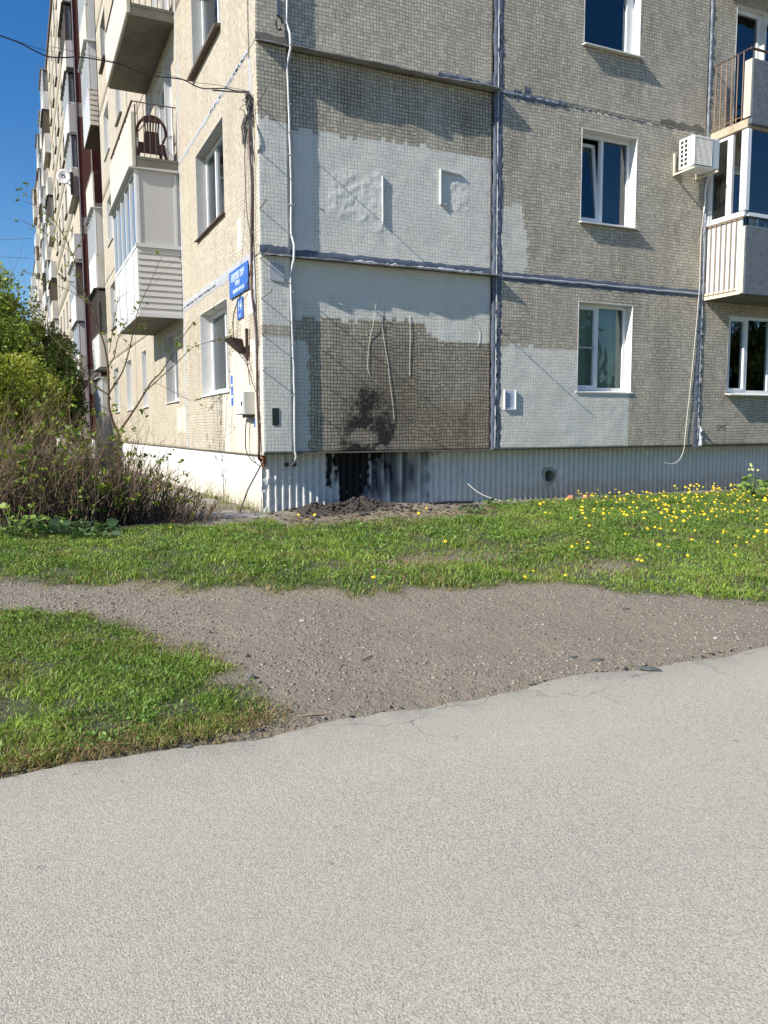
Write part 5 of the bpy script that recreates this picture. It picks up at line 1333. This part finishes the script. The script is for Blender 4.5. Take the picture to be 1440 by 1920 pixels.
def grass_cols(x, y, r, w):
    n = len(x); t = r.random(n); k = np.clip(.5+.5*vnoise(x, y, .45, 401)+.25*r.standard_normal(n), 0, 1)
    a = np.array([.085, .178, .020]); b = np.array([.265, .380, .055]); dry = np.array([.34, .27, .12])
    c = a[None]*(1-k[:, None])+b[None]*k[:, None]; c *= r.uniform(.7, 1.3, (n, 1))*(1+.35*vnoise(x, y, .1, 403)+.25*vnoise(x, y, .9, 404))[:, None]
    pl_ = r.random(n) < .16; c[pl_] = np.array([.34, .44, .14])*r.uniform(.7, 1.2, (pl_.sum(), 1))
    dm = (r.random(n) < .07+.75*np.clip(1-w, 0, 1)+.22*(vnoise(x, y, .4, 402) > .3))
    c[dm] = dry*r.uniform(.6, 1.15, (dm.sum(), 1)); return c
def make_grass(n, x0, x1, y0, y1, hmin, hmax, seed, name, label, wmul=1.0, mask=None):
    x, y, r = scatter(n, x0, x1, y0, y1, seed); w = grass_w(x, y)
    if mask is not None: w = w*mask(x, y)
    cl = np.clip(.55+.6*vnoise(x, y, .12, seed+1)+.3*vnoise(x, y, .35, seed+2), .12, 1)
    keep = (r.random(n) < w*cl) & in_view(x, y, gz(x, y)); x, y, w = x[keep], y[keep], w[keep]; n = len(x)
    h = r.uniform(hmin, hmax, n)*(.35+.65*w)*(1+.45*vnoise(x, y, .3, seed+3)); wd = r.uniform(.0016, .0040, n)*wmul
    V, T3, C = blades(x, y, h, wd, np.clip(np.abs(r.normal(.85, .35, n)), 0, 1.5), grass_cols(x, y, r, w), seed)
    me = np_mesh(name, V, T3); set_col(me, 'col', C)
    o = obj(name, me, 'leaf'); kind(o, 'stuff'); o['label'] = label; o['category'] = 'grass'; return o
make_grass(520000, -4.8, 10.2, -6.6, -.15, .03, .07, 501, 'lawn_grass', 'green lawn strip between the dirt path and the building', 1.25, lambda x, y: (y > np.interp(x, *YL)-.5)*1.0)
make_grass(190000, -5.0, -1.5, -6.74, -3.4, .022, .055, 511, 'verge_grass', 'bright green grass patch in the left foreground', 1.0, lambda x, y: (y < np.interp(x, *YL)-.35)*1.0)
make_grass(9000, -2.0, -.5, -6.7, -6.2, .01, .03, 521, 'edge_grass', 'sparse grass tufts along the asphalt edge', 1.2)
# broad-leaved weeds in the lawn: small oval leaves
def leaf_cloud(P, size, cols, seed, up=.4, aspect=1.7):
    """oval leaves (4 triangles-fan hexagon) with random orientation"""
    r = np.random.default_rng(seed); n = len(P)
    nr = r.standard_normal((n, 3)); nr[:, 2] = np.abs(nr[:, 2])+up; nr /= np.linalg.norm(nr, axis=1)[:, None]
    t = r.standard_normal((n, 3)); t -= (t*nr).sum(1)[:, None]*nr; t /= np.linalg.norm(t, axis=1)[:, None]; b = np.cross(nr, t)
    s = size[:, None]
    pts = [P-t*s*aspect*.5, P-t*s*.15*aspect+b*s*.42, P+t*s*.22*aspect+b*s*.36+nr*s*.06, P+t*s*aspect*.5-nr*s*.10, P+t*s*.22*aspect-b*s*.36+nr*s*.06, P-t*s*.15*aspect-b*s*.42]
    V = np.stack(pts, 1).reshape(-1, 3); i = np.arange(n)*6
    Q = np.concatenate([np.stack([i, i+1, i+2, i+3], -1), np.stack([i, i+3, i+4, i+5], -1)])
    return V, Q, np.repeat(np.concatenate([cols, np.ones((n, 1))], -1), 6, 0)
def leaves_obj(name, P, size, cols, seed, parent=None, up=.4, aspect=1.7):
    V, Q, C = leaf_cloud(P, size, cols, seed, up, aspect); me = np_mesh(name, V, Q); set_col(me, 'col', C)
    return obj(name, me, 'leaf', parent)
x, y, r = scatter(90000, -4.2, 10, -6.7, -.2, 531)
w = grass_w(x, y); keep = (r.random(len(x)) < w*np.clip(.25+.9*vnoise(x, y, .35, 532)+.25*sstep(0, 3, x), 0, 1)) & in_view(x, y, gz(x, y)); x, y = x[keep], y[keep]; n = len(x)
P = np.stack([x, y, gz(x, y)+r.uniform(.012, .055, n)], -1); k = r.random(n)[:, None]
cols = (np.array([.08, .19, .028])*(1-k)+np.array([.22, .36, .075])*k)*r.uniform(.7, 1.2, (n, 1))
o = leaves_obj('lawn_weeds', P, r.uniform(.009, .024, n)*(.75+.35*(y > -4)), cols, 533, up=.8); kind(o, 'stuff'); o['label'] = 'low broad-leaved weeds mixed into the lawn'; o['category'] = 'weeds'

# dandelions: individual flowers
def dandelion_meshes():
    out = []
    for s in range(3):
        q = random.Random(s); m = MB(); NP = 9
        c = m.vert(0, 0, .006)
        for layer, (rr, zz) in enumerate(((.021, 0.0), (.013, .006))):
            for k in range(NP):
                a = 2*math.pi*(k+.5*layer)/NP; da = math.pi/NP*.95
                p1 = m.vert(rr*math.cos(a-da), rr*math.sin(a-da), zz+q.uniform(-.002, .002)); p2 = m.vert(rr*1.12*math.cos(a), rr*1.12*math.sin(a), zz+q.uniform(-.003, .004)); p3 = m.vert(rr*math.cos(a+da), rr*math.sin(a+da), zz)
                m.f.append((c, p1, p2, p3))
        hd = m.mesh('flower_head', False, False); hd.materials.append(MAT['flower_yellow'])
        st = MB().tube([(0, 0, -.10), (.004, .003, -.05), (0, 0, 0)], .0022, 4).mesh('stem'); st.materials.append(MAT['leaf_green'])
        out.append((hd, st))
    return out
simple('leaf_green', (.10, .17, .04), .6, .2, 40)
DM = dandelion_meshes(); rd = np.random.default_rng(601); placed = []
def add_dandelion(x, y, hgt, label, group):
    hd, st = DM[rd.integers(3)]
    root = empty('dandelion', (x, y, float(gz(x, y)))); tag(root, label, 'dandelion', group)
    tx, ty = rd.uniform(-.5, .35), rd.uniform(.1, .95); sc = rd.uniform(.5, .95)
    o = obj('flower_head', hd, None, root); o.location = (0, 0, hgt); o.rotation_mode = 'ZYX'; o.rotation_euler = (ty, tx-.15, rd.uniform(0, 6.28)); o.scale = (sc, sc, sc)
    s = obj('stem', st, None, root); s.location = (0, 0, hgt)
LABD = 'yellow dandelion flower in the lawn at the right below the plinth'
cnt = 0; tries = 0
while cnt < 300 and tries < 60000:
    tries += 1
    px = 985+460*rd.random()**.72; py = 918+160*rd.random()**3.2
    top = 925+ (px < 1080)*20
    if py < top-2: continue
    if py > 990 and rd.random() > .3: continue
    if px < 1100 and rd.random() < .45: continue
    p = gpos(px, py, -.95)
    if p[1] > -.16 or p[0] > 10.5: continue
    if any((p[0]-a)**2+(p[1]-b)**2 < .002 for a, b in placed): continue
    if rd.random() > .35+.65*(vnoise(np.array([p[0]]), np.array([p[1]]), .5, 77)[0] > -.2): continue
    placed.append((p[0], p[1])); add_dandelion(p[0], p[1], rd.uniform(.10, .175), LABD, 'dandelions in the right lawn'); cnt += 1
for (px, py) in ((575, 965), (560, 972), (590, 972), (835, 1024), (800, 958), (785, 970), (1195, 1058), (1203, 1060), (1200, 1050), (985, 1092), (1000, 1080), (700, 1092), (540, 962), (1060, 1088), (320, 998)):
    p = gpos(px, py, -1.0); add_dandelion(p[0], p[1], .05, 'lone yellow dandelion scattered in the shorter lawn left of the flower patch', 'scattered dandelions')
for i in range(26):
    p = hit(265+rd.random()*60, 905+rd.random()*22, 2, -.80); p = hit(255+rd.random()*68, 912+rd.random()*16, 2, -.70)
    add_dandelion(p[0], p[1], rd.uniform(.10, .22), 'yellow flower behind the bare shrubs near the footpath', 'yellow flowers behind the shrubs')

# ================================================================== SHRUBS AND TREES
def grow(mb, p, d, L, r, rnd, depth, tips, nseg=5, wander=.16, upb=.05, forks=2):
    pts = [p.copy()]; rad = [r]; cur = p.copy(); dd = d.copy()
    for i in range(nseg):
        dd = (dd+Vector((rnd.gauss(0, wander), rnd.gauss(0, wander), rnd.gauss(0, wander*.6)+upb))).normalized()
        cur = cur+dd*(L/nseg); pts.append(cur.copy()); rad.append(max(.0012, r*(1-.75*(i+1)/nseg)))
        if depth > 0 and i >= 1 and rnd.random() < .5*forks/ (nseg-1)*1.6:
            nd = (dd+Vector((rnd.gauss(0, .55), rnd.gauss(0, .55), rnd.gauss(.1, .3)))).normalized()
            grow(mb, cur.copy(), nd, L*rnd.uniform(.35, .6), rad[-1]*.75, rnd, depth-1, tips, max(3, nseg-1), wander, upb, forks)
    mb.tube([tuple(q) for q in pts], rad, 4 if r > .004 else 3, cap=False)
    tips.append((cur.copy(), dd.copy()))
    for q in pts[2:]: tips.append((q.copy(), dd.copy()))
def shrub(x, y, R, H, n, seed, label, leafn, name='bare_shrub', lean=(0, 0), rmin=.004, rmax=.012, group='bare brown shrubs at the left'):
    rnd = random.Random(seed); root = empty(name, (x, y, float(gz(x, y)))); tag(root, label, 'shrub', group)
    mb = MB(); tips = []
    for i in range(n):
        a = rnd.uniform(0, 6.28); rr = R*math.sqrt(rnd.random())*.75; px, py = x+rr*math.cos(a), y+rr*math.sin(a)
        d = Vector((math.cos(a)*rnd.uniform(0, .5)+lean[0], math.sin(a)*rnd.uniform(0, .5)+lean[1], rnd.uniform(.7, 1.2))).normalized()
        h = H*rnd.uniform(.45, 1.08)
        grow(mb, Vector((px, py, float(gz(px, py))-.03)), d, h, rnd.uniform(rmin, rmax), rnd, 1, tips, 6, .20, .03, 2)
    rel(mb.build('stems', rnd.choice(['bark', 'bark_grey', 'bark_grey']), root, fix=False), root)
    r = np.random.default_rng(seed); sel = r.choice(len(tips), leafn); P = []
    for i in sel:
        c = np.array(tips[i][0]); k = r.integers(4, 9); P.append(c[None]+r.normal(0, .022, (k, 3)))
    if P:
        P = np.concatenate(P); k = r.random(len(P))[:, None]; cols = np.array([.09, .16, .02])*(1-k)+np.array([.24, .30, .035])*k
        rel(leaves_obj('leaves', P, r.uniform(.022, .045, len(P)), cols, seed, root, .1), root)
    return root
SHR = [(-3.35, .1, .5, 1.45, 115, 'tall bare shrub at the far left edge of the thicket'), (-2.95, -.3, .45, 1.2, 105, 'dense bare shrub second from the left edge in the front row'),
       (-2.45, -.25, .45, 1.15, 110, 'dense bare brown shrub in the middle of the front row'), (-2.0, -.1, .42, 1.15, 110, 'bare brown shrub with upright stems above the dark burdock'),
       (-1.62, .05, .36, .95, 90, 'thick-stemmed bare shrub leaning right over the grass'), (-2.7, .7, .5, 1.5, 95, 'tall bare shrub in the back row of the thicket'),
       (-2.1, .8, .5, 1.4, 105, 'bare back-row shrub with green sprouts below the young tree'), (-3.3, 1.1, .5, 1.7, 85, 'tallest bare shrub in front of the green bushes')]
for i, (x_, y_, R_, H_, n_, lab) in enumerate(SHR):
    shrub(x_, y_, R_, H_, n_, 700+i, lab, 72 if H_ > 1.1 else 36, lean=(.12 if i >= 3 else .02, -.05))
shrub(-1.25, .05, .28, .62, 34, 720, 'low cut shrub with thick slanting stems beside the footpath', 10, rmin=.006, rmax=.012, lean=(.45, -.1))
shrub(-.92, -.30, .24, .42, 30, 721, 'smallest stubby shrub at the right end of the thicket', 4, rmin=.004, rmax=.009, lean=(.3, -.1))
shrub(-1.35, -.45, .25, .45, 26, 722, 'low row of cut stubs in front of the leaning shrub', 5, rmin=.004, rmax=.009, lean=(.3, -.1))
# young tree with budding leaves: branch lines in a shallow 3D spread around y = 2.2
YT = empty('young_tree', (-1.66, 2.2, -.84)); tag(YT, 'slender young tree with a few budding leaves in front of the long wall', 'tree')
rt_ = random.Random(31); tips = []
tk = MB(); bt = MB()
def tr(pxs, y0, y1): 
    k = len(pxs)-1
    return [Vector(hit(a, b, 1, y0+(y1-y0)*i/k)) for i, (a, b) in enumerate(pxs)]
def limb(mb, pts, r0, r1, sides=6):
    P = [np.array(p) for p in pts]; out = []
    for i in range(len(P)-1):
        p0, p1, p2, p3 = P[max(i-1, 0)], P[i], P[i+1], P[min(i+2, len(P)-1)]
        for t in np.linspace(0, 1, 4, endpoint=False): out.append(.5*((2*p1)+(-p0+p2)*t+(2*p0-5*p1+4*p2-p3)*t*t+(-p0+3*p1-3*p2+p3)*t**3))
    out.append(P[-1]); n = len(out)
    mb.tube([tuple(q) for q in out], [r0+(r1-r0)*i/(n-1) for i in range(n)], sides)
    for i in range(n//3, n-1):
        tips.append((Vector(out[i]), Vector(out[i+1]-out[i]).normalized()))
        if rt_.random() < .40:
            d = (Vector(out[i+1]-out[i]).normalized()+Vector((rt_.gauss(0, .6), rt_.gauss(0, .6), rt_.gauss(.15, .4)))).normalized()
            tt = []; grow(bt, Vector(out[i]), d, rt_.uniform(.2, .55), .0026, rt_, 1, tt, 4, .12, .03, 1); tips.extend(tt)
limb(tk, [Vector((-1.62, 2.2, -.9))]+tr([(222, 845), (222, 811)], 2.2, 2.2), .032, .028, 8)
limb(tk, tr([(222, 811), (212, 792), (204, 762), (204, 738), (203, 689)], 2.2, 2.25), .024, .017, 7)
limb(tk, tr([(222, 811), (244, 780), (264, 749), (284, 716), (302, 698), (320, 669), (340, 636), (362, 604)], 2.2, 1.7), .018, .004)
limb(tk, tr([(204, 738), (218, 716), (228, 700), (237, 676), (246, 640), (251, 613), (262, 573), (281, 531), (303, 482)], 2.22, 2.0), .014, .003)
limb(tk, tr([(204, 740), (184, 727), (164, 702), (136, 667), (107, 642), (78, 609), (53, 591), (34, 582)], 2.22, 2.9), .014, .004)
limb(tk, tr([(203, 689), (196, 649), (184, 611), (171, 573), (151, 531), (136, 478), (107, 420), (80, 395), (55, 380)], 2.25, 2.5), .016, .003)
limb(tk, tr([(203, 689), (214, 669), (220, 640), (229, 618), (240, 598)], 2.25, 2.0), .009, .003)
limb(tk, tr([(268, 738), (302, 707), (336, 676), (362, 651), (400, 640), (424, 641)], 2.0, 1.5), .010, .002)
limb(tk, tr([(136, 478), (152, 452), (172, 420)], 2.45, 2.2), .006, .002)
limb(tk, tr([(135, 476), (90, 440), (44, 414)], 2.45, 2.8), .006, .002)
limb(tk, tr([(171, 573), (130, 545), (90, 530), (60, 513), (42, 508)], 2.3, 2.8), .007, .002)
limb(tk, tr([(184, 611), (172, 585), (160, 560), (120, 520)], 2.3, 2.0), .006, .002)
limb(tk, tr([(205, 662), (216, 590), (224, 560), (245, 545)], 2.2, 1.9), .006, .002)
limb(tk, tr([(284, 716), (300, 722), (330, 738), (358, 752)], 1.95, 1.6), .005, .0015)
rel(tk.build('trunk', 'bark', YT, smooth=True), YT); kind(rel(bt.build('twigs', 'bark', YT, fix=False), YT), 'stuff')
r = np.random.default_rng(33); sel = r.choice(len(tips), 150); P = np.concatenate([np.array(tips[i][0])[None]+r.normal(0, .016, (r.integers(3, 8), 3)) for i in sel])
k = r.random(len(P))[:, None]
rel(leaves_obj('crown', P, r.uniform(.016, .036, len(P)), np.array([.10, .15, .02])*(1-k)+np.array([.22, .27, .05])*k, 34, YT, .0), YT)

def bushy(name, x, y, R, H, n_leaf, seed, label, c0, c1, zlow=.1, leaf=(.035, .075), group='green bushes and trees at the left', squish=1.0):
    rnd = random.Random(seed); z0 = float(gz(x, min(y, 15)))
    root = empty(name, (x, y, z0)); tag(root, label, 'tree' if 'tree' in name else 'bush', group)
    mb = MB(); tips = []
    for i in range(7):
        a = rnd.uniform(0, 6.28); d = Vector((math.cos(a)*.42, math.sin(a)*.42, 1)).normalized()
        grow(mb, Vector((x+rnd.gauss(0, .12), y+rnd.gauss(0, .12), z0-.05)), d, H*rnd.uniform(.7, .95), .045, rnd, 2, tips, 6, .16, .05, 2)
    rel(mb.build('trunk', 'bark', root, fix=False), root)
    r = np.random.default_rng(seed); n = n_leaf
    # clumps through the volume, more towards the outside
    nc = 190; th = r.uniform(0, 2*np.pi, nc); u = r.uniform(-.75, 1, nc); rr = r.uniform(.35, 1.0, nc)**.55
    cx = x+R*rr*np.sqrt(1-u*u)*np.cos(th); cy = y+R*rr*np.sqrt(1-u*u)*np.sin(th)*squish; cz = z0+H*(.52+.46*u*rr)
    csz = r.uniform(.12, .40, nc)*R*.5
    ci = r.integers(0, nc, n); off = r.normal(0, 1, (n, 3)); off /= np.maximum(1, np.linalg.norm(off, axis=1)[:, None]*.6)
    P = np.stack([cx, cy, cz], -1)[ci]+off*csz[ci][:, None]*np.array([1, 1, .8]); P[:, 2] = np.maximum(P[:, 2], z0+zlow+.2*r.random(n))
    kc = np.clip(r.random(nc)*.9+.1*u, 0, 1)[ci]; k = np.clip(kc+r.normal(0, .25, n), 0, 1)[:, None]
    cols = (np.array(c0)*(1-k)+np.array(c1)*k)*r.uniform(.75, 1.25, (n, 1))
    rel(leaves_obj('crown', P, r.uniform(leaf[0], leaf[1], n), cols, seed+1, root, .15), root)
    return root
bushy('leafy_tree', -4.9, 22.0, 2.9, 7.5, 52000, 803, 'bright green feathery tree rising highest at the left edge', (.14, .22, .04), (.37, .46, .11), leaf=(.05, .10))
bushy('leafy_bush', -2.3, 22.6, 1.65, 5.4, 36000, 804, 'light green tall bush nearest the far balconies', (.15, .21, .05), (.41, .48, .13), leaf=(.045, .085))
bushy('leafy_bush', -1.7, 20.4, 1.05, 3.9, 24000, 805, 'dark leafy bush growing against the long wall', (.06, .11, .022), (.17, .24, .05), leaf=(.04, .07))
bushy('leafy_bush', -3.4, 18.6, 1.7, 3.9, 40000, 801, 'rounded yellow-green bush right behind the bare shrubs', (.14, .19, .025), (.38, .43, .07), leaf=(.04, .07))
bushy('leafy_bush', -5.0, 16.2, 1.8, 4.2, 16000, 802, 'yellow-green bush at the left edge behind the thicket', (.14, .19, .025), (.37, .43, .06), leaf=(.05, .09))
bushy('leafy_tree', -6.6, 30.0, 2.8, 7.0, 15000, 806, 'green tree farthest back at the left edge', (.10, .17, .02), (.28, .36, .05), leaf=(.09, .16))

# leafy weeds -----------------------------------------------------------
def plant(x, y, n, size, H, spread, seed, label, c0, c1, name='weed_plant', stem=True, flowers=None, cat='plant'):
    rnd = random.Random(seed); z0 = float(gz(x, y)); root = empty(name, (x, y, z0)); tag(root, label, cat)
    mb = MB(); P = []; V_ = []; F_ = []; C_l = []
    for i in range(n):
        a = rnd.uniform(0, 6.28); d = spread*math.sqrt(rnd.random()); h = H*rnd.uniform(.3, 1)*(1-.4*d/spread)
        tip = Vector((x+d*math.cos(a), y+d*math.sin(a), z0+h)); base = Vector((x+rnd.gauss(0, .02), y+rnd.gauss(0, .02), z0))
        mb.tube([tuple(base), tuple(base.lerp(tip, .55)+Vector((0, 0, .05*H))), tuple(tip)], [.004, .003, .002], 4, cap=False)
        s = size*rnd.uniform(.6, 1.25); dr = Vector((math.cos(a), math.sin(a), rnd.uniform(-.5, .35))).normalized(); sd = dr.cross(Vector((rnd.gauss(0, .8), rnd.gauss(-.6, .8), .7))).normalized(); up = sd.cross(dr)
        b = len(V_); outl = [(0, 0, 0), (.25, .38, .05), (.55, .45, .08), (.85, .25, .02), (1.05, 0, -.06), (.85, -.25, .02), (.55, -.45, .08), (.25, -.38, .05), (.5, 0, -.03)]
        for (l, w_, q) in outl: V_.append(tuple(tip+dr*s*l+sd*s*w_*.9+up*s*q))
        for k in range(8): F_.append((b+k, b+(k+1) % 8, b+8))
        t_ = rnd.random(); c = [c0[j]*(1-t_)+c1[j]*t_ for j in range(3)]+[1]; C_l += [c]*9
    rel(mb.build('stems', 'leaf_green', root, fix=False), root)
    me = np_mesh('leaves', np.array(V_), np.array(F_), True); set_col(me, 'col', np.array(C_l)); rel(obj('leaves', me, 'leaf', root), root)
    if flowers:
        f = MB()
        for i in range(flowers):
            q = Vector((x+rnd.gauss(0, spread*.35), y+rnd.gauss(0, spread*.3), z0+H*rnd.uniform(.95, 1.2)))
            mb2 = f.hexa([tuple(q+Vector((dx, dy, dz))*.016) for dz in (-1, 1) for dx, dy in ((-1, -1), (1, -1), (1, 1), (-1, 1))])
        rel(f.build('buds', 'bud_pale', root, bevel=.004), root)
    return root
simple('bud_pale', (.45, .48, .20), .7, .2, 60)
p = gpos(1400, 926, -.88)
p = gpos(1402, 936, -.88)
plant(p[0], p[1]-.1, 60, .085, .50, .19, 901, 'upright leafy weed standing against the plinth at the right', (.12, .22, .04), (.28, .42, .09), flowers=7)
p = gpos(150, 1010, -.95); plant(-2.42, -1.05, 44, .13, .20, .34, 902, 'dark green burdock clump in front of the bare shrubs', (.03, .07, .03), (.09, .16, .06), name='burdock')
p = gpos(885, 965, -.95); plant(p[0], p[1], 26, .06, .13, .16, 903, 'leafy weed clump at the right end of the soil heap', (.05, .10, .025), (.11, .18, .05))
p = gpos(940, 950, -.9); plant(p[0], p[1], 34, .05, .16, .28, 904, 'spreading weed under the hanging pale wire', (.06, .12, .02), (.15, .22, .05))
p = gpos(1130, 938, -.9); plant(p[0], p[1], 24, .06, .14, .2, 905, 'weed tuft right of the brick fragments', (.05, .10, .02), (.14, .20, .05))
plant(-3.15, -.85, 60, .08, .38, .35, 906, 'bright green nettle clump at the left edge of the thicket', (.10, .18, .025), (.26, .36, .06), name='nettle_clump')
plant(-2.78, -.85, 44, .07, .25, .3, 907, 'lower green weed clump between the nettles and burdock', (.06, .12, .02), (.15, .22, .04))
# grass tufts at the foot of the long wall
for i, (x_, y_, n_, lab) in enumerate(((-.12, .75, 90, 'grass tuft at the wall foot beside the leaning rod'), (-.10, 1.9, 80, 'grass tuft at the wall foot in the middle of the footpath'), (-.12, 2.9, 90, 'grass tuft at the wall foot farther along the footpath'), (-.05, .22, 60, 'small dry grass tuft at the plinth corner'), (-.35, 1.1, 35, 'tiny grass tuft in the footpath joint'))):
    r = np.random.default_rng(950+i); n = n_; x = x_+r.normal(0, .07, n); y = y_+r.normal(0, .13, n)
    k = r.random(n)[:, None]; c = np.array([.10, .17, .03])*(1-k)+np.array([.36, .30, .14])*k
    V, T3, C = blades(x, y, r.uniform(.08, .26, n), r.uniform(.002, .004, n), np.abs(r.normal(.5, .25, n)), c, 960+i, z=np.full(n, -.85))
    me = np_mesh('grass_tuft', V, T3); set_col(me, 'col', C); tag(obj('grass_tuft', me, 'leaf'), lab, 'grass tuft', 'grass tufts along the wall foot')
# dry litter on the soil strip
x, y, r = scatter(2600, .0, 4.2, -1.7, -.15, 971); keep = r.random(len(x)) < np.exp(-((y+.95)/.45)**2); x, y = x[keep], y[keep]; n = len(x)
P = np.stack([x, y, gz(x, y)+.006], -1); g = r.uniform(.5, 1.2, (n, 1))
o = leaves_obj('dry_litter', P, r.uniform(.012, .035, n), np.array([.26, .20, .13])*g, 972, up=2.5, aspect=2.2); kind(o, 'stuff'); o['label'] = 'dry leaf litter on the bare soil strip'; o['category'] = 'leaf litter'

# woods across the road, seen mirrored in the ground-floor glass
r = np.random.default_rng(990); P = []
for i in range(26):
    cx, cy, H_ = r.uniform(14, 62), r.uniform(-40, -24), r.uniform(6.5, 10.5); n = 1500
    th = r.uniform(0, 6.28, n); u = r.uniform(-1, 1, n); rr = r.random(n)**.4
    P.append(np.stack([cx+2.6*rr*np.sqrt(1-u*u)*np.cos(th), cy+2.6*rr*np.sqrt(1-u*u)*np.sin(th), Z0+H_*.5+H_*.5*u*rr], -1))
P = np.concatenate(P); n = len(P); k = r.random(n)[:, None]
o = leaves_obj('woods', P, r.uniform(.25, .5, n), np.array([.05, .09, .015])*(1-k)+np.array([.12, .18, .03])*k, 991, up=.1); kind(o, 'stuff'); o['label'] = 'green woods across the road reflected in the ground-floor windows'; o['category'] = 'woods'

x, y, r = scatter(5200, -4.4, -1.5, -6.76, -6.35, 995); keep = (r.random(len(x)) < sstep(-6.35, -6.66, y)*sstep(-1.6, -2.3, x)) & in_view(x, y, gz(x, y)); x, y = x[keep], y[keep]; n = len(x)
k = r.random(n)[:, None]; c = np.array([.16, .075, .035])*(1-k)+np.array([.42, .32, .15])*k
V, T3, C = blades(x, y, r.uniform(.03, .07, n), r.uniform(.0012, .0028, n), r.uniform(.9, 1.6, n), c, 996)
me = np_mesh('dry_straw', V, T3); set_col(me, 'col', C); o = obj('dry_straw', me, 'leaf'); kind(o, 'stuff'); o['label'] = 'reddish dry straw along the asphalt edge of the foreground grass'; o['category'] = 'straw'
